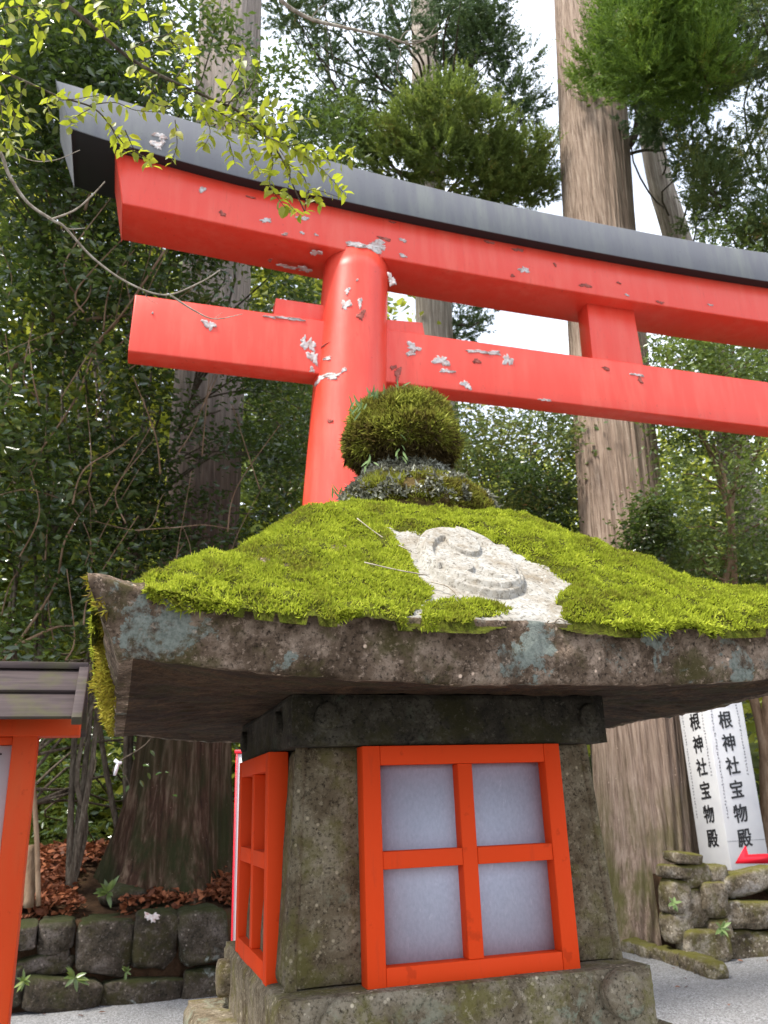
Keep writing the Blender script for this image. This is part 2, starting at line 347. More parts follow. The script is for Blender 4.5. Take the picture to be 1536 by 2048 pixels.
t = NT('black_lettering'); M['ink'] = t.fin((.012, .012, .014), .5)
t = NT('grey_lettering'); M['ink2'] = t.fin((.22, .22, .24), .5)
t = NT('red_arrow'); M['arrow'] = t.fin((.75, .01, .03), .4)
t = NT('picture_print'); n = t.noise(t.coord(), 14, 3); M['print'] = t.fin(t.ramp(n, [(.35, (.04, .05, .09)), (.55, (.3, .12, .1)), (.7, (.5, .45, .4))]), .4)
t = NT('black_base'); M['plinth'] = t.fin((.02, .02, .022), .4)

# ------------------------------------------------------------------ ground
def terrain(x, y):
    # raised ground behind the two stone walls, then a hillside that climbs far behind
    yl = 8.45; b = sm(0, .25, y-yl)*.72*(1-sm(1.15, 1.9, x))
    b = b+sm(8.6, 10., y)*.4*(1-sm(1.3, 2.2, x))
    yr = 7.75; b = np.maximum(b, sm(0, .3, y-yr)*.8*sm(6.2, 6.6, x-0.*y))
    b2 = sm(9.6, 13, y)*.9
    d = np.sqrt(x*x+y*y); hill = np.clip(d-19, 0, 60)*.42*sm(0, 1, (y+6)/20)
    return np.maximum(b, b2)+hill
n = 260
xs = np.sign(np.linspace(-1, 1, n))*np.abs(np.linspace(-1, 1, n))**2.4*420+4
ys = np.sign(np.linspace(-1, 1, n))*np.abs(np.linspace(-1, 1, n))**2.4*420+8.5
X, Y = np.meshgrid(xs, ys); Z = terrain(X, Y)
far = np.sqrt(X*X+Y*Y); Z = np.where(Z > .3, Z+.12*fbm(np.stack([X, Y, X*0], -1)*.9, 3), Z)
V = np.stack([X, Y, Z], -1).reshape(-1, 3)
F = grid_faces(n, n, False)
cz = V[F[:, 0]]; cxy = V[F].mean(1)
soilm = ((cxy[:, 1] > 8.4) & (cxy[:, 0] < 2.6)) | (cxy[:, 2] > .1) | ((cxy[:, 1] > 8.6+(cxy[:, 0]-5.5)*-.9) & (cxy[:, 0] > 4.6)) | (cxy[:, 1] > 11)
mi = np.where(soilm, 1, 0); mi[np.linalg.norm(cxy[:, :2], axis=1) > 18] = 2
o = mk('ground', V, F, [M['gravel'], M['soil'], M['hill']], None, True, mi); tag(o, kind='structure')

# ------------------------------------------------------------------ STONE LANTERN
CX, CY, HH = .56, 1.635, .60
U_ = [0, .15, .3, .45, .6, .75, 1]; G_ = [0, .066, .135, .222, .294, .317, .358]
PX_ = np.linspace(0, 1, 60); PG_ = np.convolve(np.pad(np.interp(PX_, U_, G_), 4, mode='reflect', reflect_type='odd'), np.ones(9)/9, 'valid')
def zroof(x, y):
    ax = np.abs(x-CX)/HH; ay = np.abs(y-CY)/HH; p = 8.2
    s = (ax**p+ay**p)**(1/p); u = np.clip(1-s, 0, 1)
    g = np.interp(u, PX_, PG_); edge = 1-sm(0, .45, u)
    c = np.clip(np.minimum(ax, ay)/np.maximum(np.maximum(ax, ay), 1e-6), 0, 1)
    return 1.775+g+.05*c**4.1*edge
def sdf(px, py, poly):
    poly = np.asarray(poly, float); d = np.full(px.shape, 1e9); ins = np.zeros(px.shape, bool)
    for i in range(len(poly)):
        a, b = poly[i], poly[(i+1) % len(poly)]; e = b-a
        t = np.clip(((px-a[0])*e[0]+(py-a[1])*e[1])/(e@e), 0, 1)
        d = np.minimum(d, np.hypot(px-a[0]-t*e[0], py-a[1]-t*e[1]))
        c = ((a[1] > py) != (b[1] > py)) & (px < (b[0]-a[0])*(py-a[1])/(b[1]-a[1]+1e-12)+a[0]); ins ^= c
    return np.where(ins, -d, d)
BARE = [(-.14, -.315), (-.07, -.335), (-.026, -.322), (.035, -.336), (.078, -.345), (.097, -.382), (.123, -.419), (.135, -.466), (.062, -.546), (.045, -.575),
        (.16, -.594), (.16, -.66), (-.20, -.66), (-.20, -.59), (-.16, -.555), (-.137, -.5), (-.128, -.4)]
STRIP = [(-.165, -.534), (-.068, -.527), (-.010, -.546), (-.033, -.569), (-.17, -.583)]
def moss_mask(x, y):         # > 0 where moss grows (metres inside the edge)
    lx, ly = x-CX, y-CY
    d = sdf(lx, ly, BARE)+.009*(ly > -.53)
    d = np.maximum(d, -sdf(lx, ly, STRIP)*.6)
    rim = HH-.004-np.maximum(np.abs(lx), np.abs(ly))-.006
    nz_ = fbm(np.stack([x, y, x*0], -1)*22, 5)
    # bare corner at the front left
    cor = np.hypot(lx+HH, ly+HH)-.075
    m = np.minimum(np.minimum(d, rim+.012+nz_*.022), cor)
    return m+nz_*.012
def thick(x, y):
    m = moss_mask(x, y); P = np.stack([x, y, x*0], -1)
    return sm(-.004, .03, m)*(.011+.020*fbm(P*11, 8)+.013*np.abs(fbm(P*34, 9, 2)))

lan = thing('stone_lantern', 'large old stone lantern with thick bright moss on its roof and orange lattice windows', 'stone lantern', (CX, CY, 0))
# roof stone
NC = 560; tt = np.arange(NC)/NC*8; seg = tt.astype(int) % 8; fr = tt-np.floor(tt)
corn = np.array([(1, 0), (1, 1), (0, 1), (-1, 1), (-1, 0), (-1, -1), (0, -1), (1, -1), (1, 0)], float)
D = corn[seg]*(1-fr[:, None])+corn[seg+1]*fr[:, None]
cc = np.minimum(abs(D[:, 0]), abs(D[:, 1]))
rows = []
for s in np.linspace(.02, 1, 70)**.9:
    hw = (HH-.022+.030*cc**4)
    x = CX+D[:, 0]*s*hw; y = CY+D[:, 1]*s*hw
    rows.append(np.stack([x, y, zroof(x, y)-.004*sm(.97, 1, s)], -1))
top = rows[-1].copy()
bh = .565; bz = 1.702+.028*cc**3
bot = np.stack([CX+D[:, 0]*bh, CY+D[:, 1]*bh, bz], -1)
for k in np.linspace(0, 1, 17)[1:]:
    r_ = top*(1-k)+bot*k; bul = math.sin(k*math.pi)*.004
    r_[:, :2] += D*bul
    if k < .1: r_[:, 2] += .001
    rows.append(r_)
for k in np.linspace(0, 1, 22)[1:]:
    s = 1-k*.62; x = CX+D[:, 0]*bh*s; y = CY+D[:, 1]*bh*s
    rows.append(np.stack([x, y, bz*(1-sm(0, .6, k))+(1.712+.012*k)*sm(0, .6, k)], -1))
NR = len(rows); G = np.array(rows)
dn = fbm(G*9, 1)*.006+fbm(G*45, 2, 3)*.0045+fbm(G*120, 12, 2)*.0015
gx = np.gradient(G, axis=0); gy = np.roll(G, -1, 1)-np.roll(G, 1, 1); N_ = np.cross(gx, gy); N_ /= np.linalg.norm(N_, axis=-1, keepdims=True)+1e-9
G = G+N_*dn[..., None]
rowid = np.repeat(np.arange(NR-1), NC)
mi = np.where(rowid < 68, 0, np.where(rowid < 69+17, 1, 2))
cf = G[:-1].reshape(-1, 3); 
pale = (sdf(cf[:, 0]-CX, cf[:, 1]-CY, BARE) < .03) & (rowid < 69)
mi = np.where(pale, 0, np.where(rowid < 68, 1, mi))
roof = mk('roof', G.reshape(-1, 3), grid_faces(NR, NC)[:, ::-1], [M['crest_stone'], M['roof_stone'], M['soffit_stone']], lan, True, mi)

def unit(v): return v/(np.linalg.norm(v, axis=-1, keepdims=True)+1e-9)
def blades(P, Dv, L, W, bend=.3):
    """small bent 4-vertex blades: base, left, right, tip"""
    n_ = len(P); a = unit(rng.normal(size=(n_, 3))); s_ = unit(np.cross(Dv, a)); up_ = np.cross(s_, Dv)
    L = np.broadcast_to(L, (n_,))[:, None]; W = np.broadcast_to(W, (n_,))[:, None]
    m_ = P+Dv*L*.5
    V = np.stack([P, m_-s_*W, m_+s_*W+up_*W*.4, P+Dv*L+up_*L*bend*rng.normal(size=(n_, 1))], 1)
    i = np.arange(n_)[:, None]*4
    F = np.concatenate([i+np.array([[0, 1, 3]]), i+np.array([[0, 3, 2]])], 0)
    return V.reshape(-1, 3), F
def cat(*parts):
    Vs, Fs, Ms, n_ = [], [], [], 0
    for V, F, m in parts:
        Vs.append(V); Fs.append(F+n_); Ms.append(np.full(len(F), m)); n_ += len(V)
    return np.concatenate(Vs), Fs, np.concatenate(Ms)
# moss cushion
n = 420; g = np.linspace(-HH-.004, HH+.004, n); X, Y = np.meshgrid(CX+g, CY+g)
mm = moss_mask(X, Y); Z = zroof(X, Y)+np.where(mm > 0, thick(X, Y), -.012)
F = grid_faces(n, n, False); keep = (mm.ravel()[F] > -.008).any(1)
bedV, bedF = np.stack([X, Y, Z], -1).reshape(-1, 3), F[keep]
def rnormal(x, y):
    e = .004; zx = (zroof(x+e, y)-zroof(x-e, y))/(2*e); zy = (zroof(x, y+e)-zroof(x, y-e))/(2*e)
    return unit(np.stack([-zx, -zy, np.ones_like(zx)], -1))
def sprigs(n_, front=True):
    x = CX+rng.uniform(-HH, HH, n_); y = CY+rng.uniform(-HH, HH, n_)
    m_ = moss_mask(x, y); k = m_ > 0; x, y, m_ = x[k], y[k], m_[k]
    P = np.stack([x, y, zroof(x, y)+thick(x, y)-.003], -1); N = rnormal(x, y)
    cl = fbm(P*70, 31, 2)[:, None]
    k2 = (cl[:, 0] > -.16) | (rng.random(len(P)) < .35); P, N, cl = P[k2], N[k2], cl[k2]
    g1 = np.stack([fbm(P*25, 41, 2), fbm(P*25, 42, 2), fbm(P*25, 43, 2)], -1)
    Dv = unit(N*.75+np.array([0, 0, .35])+g1*1.0+rng.normal(size=P.shape)*.62)
    L = .0062*(1+.5*rng.random(len(P)))*(1+.9*cl[:, 0])
    return P, Dv, np.clip(L, .004, .021)
P, Dv, L = sprigs(520000)
ca = blades(P, Dv, L, .0013, .35)
# moss hanging over the eave on the front and at the sides
n_ = 26000; tpar = rng.random(n_)*8; sg = tpar.astype(int); frr = (tpar-sg)[:, None]; dd = corn[sg]*(1-frr)+corn[sg+1]*frr
x = CX+dd[:, 0]*(HH-.012); y = CY+dd[:, 1]*(HH-.012); k = (moss_mask(x, y) > -.002) & (fbm(np.stack([x, y, x*0], -1)*16, 77) > -.08)
x, y, dd = x[k], y[k], dd[k]; P = np.stack([x, y, zroof(x, y)+.004-rng.random(len(x))*.020*np.clip(.5+2.5*fbm(np.stack([x, y, x*0], -1)*30, 78), 0, 1)], -1); P[:, :2] += dd*.012
Dv = unit(np.concatenate([dd*.8, rng.normal(size=(len(x), 1))*.3-.25], 1)+rng.normal(size=P.shape)*.5)
ha = blades(P, Dv, .0075+.004*rng.random(len(P)), .0012)
# moss on the left rim, coloured as sunlit
n_ = 16000; yy = CY+rng.uniform(-HH, HH, n_); k = fbm(np.stack([yy, yy*0, yy*0], -1)*9, 55) > -.22; yy = yy[k]
q = rng.random(len(yy))**1.1; cL = np.abs(yy-CY)/HH
P = np.stack([CX-(HH-.004-.022*(1-cL**3))*(1-q)-bh*q, yy, (zroof(np.full_like(yy, CX-HH+.01), yy))*(1-q)+(1.702+.028*cL**3)*q], -1)
Dv = unit(np.array([-1., 0, -.1])+rng.normal(size=P.shape)*.6)
bump_ = np.clip(fbm(P*16, 61, 2)*2.2, -.2, 1.3)
k = bump_ > .22; P, Dv, bump_ = P[k], Dv[k], bump_[k]; P[:, 0] -= rng.random(len(P))*.03*bump_
go = blades(P, Dv, .011, .0012)
V, Fs, mi = cat((bedV, bedF, 0), (ca[0], ca[1], 1), (ha[0], ha[1], 2), (go[0], go[1], 3))
sub('moss', V, Fs, [M['moss_bed'], M['moss'], M['moss'], M['moss_sunlit']], roof, mi=mi)

# carved comma crest on the bare patch
ra, nth = 46, 200
rr = np.linspace(0, 1.06, ra); th_ = np.linspace(0, 2*math.pi, nth, endpoint=False)
RR, TT = np.meshgrid(rr, th_, indexing='ij'); A = RR*np.cos(TT); B = RR*np.sin(TT)
hgt = np.zeros_like(A)
for k in range(3):
    a0 = k*2*math.pi/3+3.5
    hx, hy = .47*math.cos(a0), .47*math.sin(a0)
    head = sm(.02, .0, np.hypot(A-hx, B-hy)-.34)
    ph = (TT-a0) % (2*math.pi)
    rin = .55+.28*np.clip(ph/2.1, 0, 1); rout = .83+.10*np.clip(ph/2.1, 0, 1)
    tail = sm(.02, .0, np.maximum(rin-RR, RR-rout))*(ph < 2.1)*(RR < .93)
    hgt = np.maximum(hgt, np.maximum(head, tail))
H_ = .012*sm(1.02, .98, RR)+.0075*hgt*(RR < .95)-.004*sm(1.03, 1.06, RR)
x = CX-.026+A*.082; y = CY-.420+B*.098; Nn = rnormal(x, y)
P = np.stack([x, y, zroof(x, y)], -1)+Nn*(H_+fbm(np.stack([x, y, x*0], -1)*90, 4)*.0012)[..., None]
sub('crest', P.reshape(-1, 3), grid_faces(ra, nth)[:, ::-1], M['crest_stone'], roof, smooth=True)
# twigs and needles fallen in the moss
m = MB()
for (a, b, z_) in [((-.19, -.33), (-.125, -.42), .02), ((-.125, -.5), (-.10, -.55), .012), ((-.22, -.47), (-.13, -.50), .022), ((.02, -.60), (.035, -.612), .006), ((.012, -.60), (.03, -.60), .01)]:
    pa, pb = [np.array([CX+q_[0], CY+q_[1], zroof(np.array(CX+q_[0]), np.array(CY+q_[1]))+z_]) for q_ in (a, b)]
    m = MB(); m.tube(spline([pa, (pa+pb)/2+rng.normal(size=3)*.004, pb], 7), .0011, 5); sub('fallen_twig', m.v, m.f, M['twig_pale'], roof)

def rock(name, hexV, mat, parent, seed, cuts=14, amp=.004, subp=False, r_=.006):
    """block given by eight corners (bottom ring, top ring), subdivided, edges worn, surface roughened"""
    h = np.array(hexV, float); n_ = cuts+1; Vs = []; Fs = []; c = 0
    quads = [(3, 2, 1, 0), (4, 5, 6, 7), (0, 1, 5, 4), (1, 2, 6, 5), (2, 3, 7, 6), (3, 0, 4, 7)]
    cen = h.mean(0)
    for q_ in quads:
        a, b, c_, d = h[list(q_)]; u = np.linspace(0, 1, n_)
        U, W_ = np.meshgrid(u, u, indexing='ij')
        P = ((1-U)*(1-W_))[..., None]*a+(U*(1-W_))[..., None]*b+(U*W_)[..., None]*c_+((1-U)*W_)[..., None]*d
        nn = np.cross(b-a, d-a); nn = nn/np.linalg.norm(nn)
        if nn@(((a+c_)/2)-cen) < 0: nn = -nn
        e = np.minimum(np.minimum(U, 1-U)*np.linalg.norm(b-a), np.minimum(W_, 1-W_)*np.linalg.norm(d-a))
        dv = unit(P-cen)
        P = P-dv*(sm(r_*2, 0, e)*r_)[..., None]+dv*(fbm(P*14+seed, seed)*amp*1.6+fbm(P*60+seed, seed+3, 3)*amp*.6)[..., None]
        Vs.append(P.reshape(-1, 3)); Fs.append(grid_faces(n_, n_, False)+c); c += n_*n_
    if subp: return sub(name, np.concatenate(Vs), Fs, mat, parent, smooth=True)
    return mk(name, np.concatenate(Vs), Fs, mat, parent, True)
def boxv(x0, x1, y0, y1, z0, z1, tp=1.):
    mx_, my_ = (x0+x1)/2, (y0+y1)/2; b = [(x0, y0), (x1, y0), (x1, y1), (x0, y1)]
    return [(x, y, z0) for x, y in b]+[(mx_+(x-mx_)*tp, my_+(y-my_)*tp, z1) for x, y in b]
def frustum(h0, h1, z0, z1, cx_=CX, cy_=CY):
    return [(cx_+a*h0, cy_+b*h0, z0) for a, b in ((-1, -1), (1, -1), (1, 1), (-1, 1))]+[(cx_+a*h1, cy_+b*h1, z1) for a, b in ((-1, -1), (1, -1), (1, 1), (-1, 1))]
BX = .550
cap = rock('cap_slab', boxv(BX-.287, BX+.29, CY-.29, CY+.287, 1.638, 1.72), M['dark_stone'], lan, 3, 30, .0015, r_=.004)
m = MB()
def disc(m, c, ax, r0, h, seed=0, nseg=40):
    c = np.array(c, float); ax = np.array(ax, float); u = np.cross(ax, [0, 0, 1]); u /= np.linalg.norm(u); v = np.cross(ax, u)
    prof = [(0, 1.0), (.45, 1.0), (.8, .97), (.97, .85), (1.0, .6), (1.0, -.3)]
    V = []; 
    for r_, hh in prof:
        for k in range(nseg):
            a = 2*math.pi*k/nseg; w_ = 1+.03*math.sin(3*a+seed)+.02*math.sin(7*a+seed*2)
            V.append(c+ax*h*hh+(u*math.cos(a)+v*math.sin(a))*r0*max(r_, .01)*w_)
    m.add(V, [tuple(f) for f in grid_faces(len(prof), nseg)])
for px, py in [(655, 1432), (1178, 1432)]:
    p = aty(px, py, CY-.292); m = MB(); disc(m, p, (0, -1, 0), .021, .006); m.build('boss', M['dark_stone'], cap, True, True)
for dy_ in (-.2, .2):
    m = MB(); disc(m, (BX-.288, CY+dy_, 1.68), (-1, 0, 0), .021, .010); m.build('boss', M['dark_stone'], cap, True, True)

fire = rock('firebox', [(.262, 1.377, 1.288), (.838, 1.377, 1.288), (.838, CY+.28, 1.288), (.262, CY+.28, 1.288), (.283, 1.380, 1.640), (.812, 1.380, 1.640), (.812, CY+.26, 1.640), (.283, CY+.26, 1.640)], M['body_stone'], lan, 9, 46, .0022, r_=.006)
for sx, sy in ((-1, -1), (1, -1), (-1, 1), (1, 1)):
    a = np.array([.272 if sx < 0 else .830, 1.384 if sy < 0 else CY+.272, 1.286]); b = np.array([.290 if sx < 0 else .806, 1.387 if sy < 0 else CY+.252, 1.642]); P = spline([a, (a+b)/2, b], 40); P[:, :2] += (fbm(P*30, 6)*.002)[:, None]
    m = MB(); m.tube(P, .0105, 8); m.build('corner_post', M['body_stone'], fire, True, True)

def lattice(name, O, ux, W_, Ht, nrm, par, seed):
    """window frame: O lower corner, ux along, up, nrm outward"""
    O = np.array(O, float); ux = unit(np.array(ux, float)); uz = unit(np.array([0, 0, 1.])+np.array(nrm)*0); nr = unit(np.array(nrm, float))
    m = MB()
    def bar(a0, a1, b0, b1, d0, d1):
        V = [O+ux*a+uz*b+nr*d for (a, b, d) in [(a0, b0, d1), (a1, b0, d1), (a1, b0, d0), (a0, b0, d0), (a0, b1, d1), (a1, b1, d1), (a1, b1, d0), (a0, b1, d0)]]
        m.hexa(V)
    f_ = .030; g_ = .013
    bar(0, f_, 0, Ht, -.034, 0); bar(W_-f_, W_, 0, Ht, -.034, 0)
    bar(f_+.0004, W_-f_-.0004, 0, f_, -.034, -.0006); bar(f_+.0004, W_-f_-.0004, Ht-f_, Ht, -.034, -.0006)
    bar(W_/2-g_, W_/2+g_, f_+.0004, Ht-f_-.0004, -.034, -.0022)
    bar(f_+.0004, W_/2-g_-.0004, Ht*.508-g_, Ht*.508+g_, -.034, -.0016); bar(W_/2+g_+.0004, W_-f_-.0004, Ht*.508-g_, Ht*.508+g_, -.034, -.0016)
    o_ = m.build(name, M['orange'], par); bevel(o_, .0012)
    V = [O+ux*a+uz*b+nr*(-.026) for a, b in [(.02, .02), (W_-.02, .02), (W_-.02, Ht-.02), (.02, Ht-.02)]]+[O+ux*a+uz*b+nr*(-.030) for a, b in [(.02, .02), (W_-.02, .02), (W_-.02, Ht-.02), (.02, Ht-.02)]]
    sub('window_paper', V, [(0, 1, 2, 3), (7, 6, 5, 4), (0, 4, 5, 1), (1, 5, 6, 2), (2, 6, 7, 3), (3, 7, 4, 0)], M['paper'], o_)
    return o_
o1 = lattice('lattice_window', (.380, 1.342, 1.284), (1, 0, 0), .357, .353, (0, -1, 0), lan, 0)
tag(o1, 'orange lattice window facing the viewer with four paper panes')
o2 = lattice('lattice_window', (.247, CY+.179, 1.284), (0, -1, .0), .358, .353, (-1, 0, 0), lan, 1)
tag(o2, 'orange lattice window on the left side seen edge on')

base = rock('base_block', boxv(BX-.310, BX+.308, CY-.32, CY+.31, 1.135, 1.288), M['base_stone'], lan, 21, 44, .003, r_=.008)
for c_, ax_, h_ in [(aty(1243, 1987, CY-.329), (0, -1, 0), .022), (aty(688, 2046, CY-.325), (0, -1, 0), .012), ((BX-.312, CY+.22, 1.235), (-1, 0, 0), .02), ((BX-.312, CY-.2, 1.2), (-1, 0, 0), .02)]:
    m = MB(); disc(m, c_, ax_, .034, h_, h_*90); m.build('boss', M['base_stone'], base, True, True)
p = aty(366, 1998, CY+.33)
low = rock('lower_slab', [(p[0], CY-.36, p[2]-.12), (2*BX-p[0], CY-.36, p[2]-.12), (2*BX-p[0], CY+.33, p[2]-.12), (p[0], CY+.33, p[2]-.12),
                          (p[0], CY-.36, p[2]), (2*BX-p[0], CY-.36, p[2]), (2*BX-p[0], CY+.33, p[2]), (p[0], CY+.33, p[2])], M['base_stone'], lan, 31, 30, .003, r_=.012)
rock('shaft', frustum(.24, .17, .22, p[2]-.118, BX), M['base_stone'], lan, 32, 24, .003)
rock('plinth', frustum(.42, .38, -.05, .222, BX), M['base_stone'], lan, 33, 24, .004)

# finial: neck rings and jewel, overgrown
FX, FY = CX+.012, CY
prof = [(.0, 2.06), (.150, 2.06), (.166, 2.11), (.158, 2.165), (.128, 2.195), (.105, 2.218), (.088, 2.24), (.074, 2.258), (.086, 2.276), (.104, 2.296), (.108, 2.325), (.100, 2.362), (.078, 2.397), (.04, 2.424), (.0, 2.438)]
pp = spline([(a, 0, b) for a, b in prof], 90)[:, [0, 2]]
na = 160; an = np.linspace(0, 2*math.pi, na, endpoint=False)
def finpos(r_, z_, a): return np.stack([FX+.026*float(sm(2.25, 2.13, np.array(z_)))+r_*np.cos(a), FY+r_*np.sin(a), z_+0*a], -1)
G = np.stack([finpos(np.full(na, max(r_, .001)), z_, an) for r_, z_ in pp]); dv = G-np.array([FX, FY, 2.3])
G = G+unit(dv*np.array([1, 1, .4]))*(fbm(G*11, 71)*.034+fbm(G*38, 72)*.014)[..., None]
fin = mk('finial', G.reshape(-1, 3), grid_faces(len(pp), na), M['roots'], lan, True)
gu = np.gradient(G, axis=0); gv = np.roll(G, -1, 1)-np.roll(G, 1, 1); NN = -np.cross(gu, gv); NN = unit(NN)
if (NN[60]*dv[60]).sum() < 0: NN = -NN
def on_fin(n_, z0, z1):
    zc = G[..., 2]; i = rng.integers(5, len(pp)-1, n_*6); j = rng.integers(0, na, n_*6); wgt = np.hypot(G[i, j, 0]-FX, G[i, j, 1]-FY)/.2
    k = (G[i, j, 2] > z0) & (G[i, j, 2] < z1) & (rng.random(n_*6) < wgt+.05); i, j = i[k][:n_], j[k][:n_]
    P = G[i, j]+rng.normal(size=(len(i), 3))*.002; return P, NN[i, j]
P, N = on_fin(46000, 2.285, 2.50); Dv = unit(N+rng.normal(size=P.shape)*.5+np.array([0, 0, .15])); P2 = P+N*(rng.random((len(P), 1))*.010+.006*fbm(P*40, 5)[:, None])
a1 = blades(P2, Dv, .016*(.6+.8*rng.random(len(P))), .0015)
P, N = on_fin(12000, 2.255, 2.33); Dv = unit(N*.6+rng.normal(size=P.shape)*.6+np.array([0, 0, -.35])); a2 = blades(P+N*rng.random((len(P), 1))*.012, Dv, .02, .0009)
P, N = on_fin(26000, 2.12, 2.205); k = fbm(P*30, 15) > -.16; P, N = P[k], N[k]; Dv = unit(N+rng.normal(size=P.shape)*.5+np.array([0, 0, .3])); a3 = blades(P, Dv, .013, .0011)
V, Fs, mi = cat((*a1, 0), (*a2, 1), (*a3, 0)); sub('finial_moss', V, Fs, [M['moss_old'], M['roots']], fin, mi=mi)
def lobes(P, N, L):
    Dv = unit(N*.6+rng.normal(size=P.shape)*.8); return blades(P+N*.002, Dv, L*(.5+.8*rng.random(len(P))), L*.42, .9)
P, N = on_fin(9500, 2.18, 2.262); b1 = lobes(P, N, .0075); P, N = on_fin(16000, 2.13, 2.20); k = fbm(P*26, 16) > .10; b2 = lobes(P[k]+N[k]*.008, N[k], .008)
V, Fs, mi = cat((*b1, 0), (*b2, 0)); sub('grey_lichen', V, Fs, M['lichen_leaf'], fin, mi=mi)
def leaf6(P, Dv, Nn, L, W, fold=.25, droop=.15):
    n_ = len(P); s_ = unit(np.cross(Dv, Nn)); Nn = np.cross(s_, Dv); L = np.broadcast_to(L, (n_,))[:, None]; W = np.broadcast_to(W, (n_,))[:, None]
    q = lambda a, b, c: P+Dv*L*a+s_*W*b+Nn*(W*c)
    V = np.stack([P, q(.3, -1, fold), q(.68, -.78, fold), q(1, 0, -droop*3), q(.68, .78, fold), q(.3, 1, fold), q(.35, 0, 0), q(.7, 0, -droop)], 1)
    i = np.arange(n_)[:, None]*8
    F = np.concatenate([i+np.array([[0, 1, 6, 6]])[:, :3]], 0)
    T = [i+np.array([[0, 6, 1]]), i+np.array([[0, 5, 6]]), i+np.array([[7, 3, 2]]), i+np.array([[7, 4, 3]])]
    Q = [i+np.array([[1, 6, 7, 2]]), i+np.array([[6, 5, 4, 7]])]
    return V.reshape(-1, 3), np.concatenate(T), np.concatenate(Q)
# little strap ferns on the finial: clumps upper left and at the neck
for px, py, k, up_ in [(745, 795, 9, 1), (718, 812, 7, 1), (800, 785, 5, 1), (705, 825, 6, 1), (800, 905, 6, -1), (735, 915, 5, -1), (812, 890, 5, .3), (672, 995, 5, 1), (770, 805, 5, 1)]:
    c = aty(px, py, FY-.105 if py > 840 else FY-.06)
    if py == 995: c = aty(px, py, FY-.05)
    P = c+rng.normal(size=(k, 3))*.006; Dv = np.stack([rng.normal(size=k)*.55-.1, -.25+rng.normal(size=k)*.3, np.full(k, float(up_))], -1)
    V, T, Q = leaf6(P, unit(Dv), np.array([[0, -1., .3]]*k), rng.uniform(.018, .032, k), .0022)
    sub('strap_fern', V, [T, Q], M['fern'], fin)

# ------------------------------------------------------------------ TORII GATE
TY = 5.52; tor = thing('torii_gate', 'tall vermilion torii gate with peeling paint and a grey black capped top beam', 'torii gate', (3.93, TY, 0))
MIDX = 3.93
def sc(P, k=.981): return [(x*k, EYE+(z-EYE)*k) for x, z in P]
def sym(P): P = list(P); return P+[(2*MIDX-x, z) for x, z in P[::-1]]
def beam_curve(pts, n_=26):   # pts from the left end to the middle -> densified, mirrored
    P = spline([(x, 0, z) for x, z in pts], n_)[:, [0, 2]]; P = [tuple(p) for p in P]
    P[-1] = (MIDX, P[-1][1]); return P+[(2*MIDX-x, z) for x, z in P[-2::-1]]
kt = beam_curve([(-.775, 6.690), (.09, 6.575), (1.0, 6.475), (1.77, 6.400), (2.6, 6.350), (3.4, 6.335), (MIDX, 6.332)])
kb = beam_curve([(-.635, 6.270), (-.31, 6.215), (.49, 6.125), (1.0, 6.09), (1.77, 6.050), (2.6, 6.025), (3.4, 6.012), (MIDX, 6.010)])
st = beam_curve([(-.335, 6.30), (.49, 6.20), (1.2, 6.15), (1.77, 6.11), (2.6, 6.08), (3.4, 6.06), (MIDX, 6.055)])
sb = beam_curve([(-.239, 5.765), (.515, 5.728), (1.2, 5.690), (1.77, 5.665), (2.6, 5.648), (3.4, 5.641), (MIDX, 5.640)])
def loft(topc, botc, yf, yr, ridge=0):
    V = []; n_ = len(topc)
    for (xt, zt), (xb, zb) in zip(topc, botc):
        V += [(xt, yf, zt), (xt, yr, zt), (xb, yr, zb), (xb, yf, zb)]
        if ridge: V[-4:] = [(xt, yf, zt), (xt, (yf+yr)/2, zt+ridge), (xt, yr, zt), (xb, yr, zb), (xb, yf, zb)]
    k = 5 if ridge else 4
    F = [tuple(q) for q in grid_faces(n_, k)]+[tuple(range(k)), tuple((n_-1)*k+i for i in range(k))[::-1]]
    return V, F, k
V, F, k = loft(kt, kb, TY-.315, TY+.315, .07)
mi = [1 if (i < (len(kt)-1)*5 and i % 5 == 3) else 0 for i in range(len(F))]
o = mk('capping_beam', V, [tuple(f) for f in F], [M['cap_grey'], M['black']], tor, False, mi); tag(o, 'grey black capping beam of the gate')
bmod = bevel(o, .008)
V, F, k = loft(st, sb, TY-.22, TY+.22); up_beam = mk('upper_beam', V, F, M['red'], tor); bevel(up_beam, .010)
m = MB(); xr = 2*MIDX+.115
m.prism([(-.117, 4.618), (-.100, 5.088), (xr-.015, 5.088), (xr, 4.618)][::-1], TY-.096, TY+.096); lowb = m.build('tie_beam', M['red'], tor); bevel(lowb, .009)
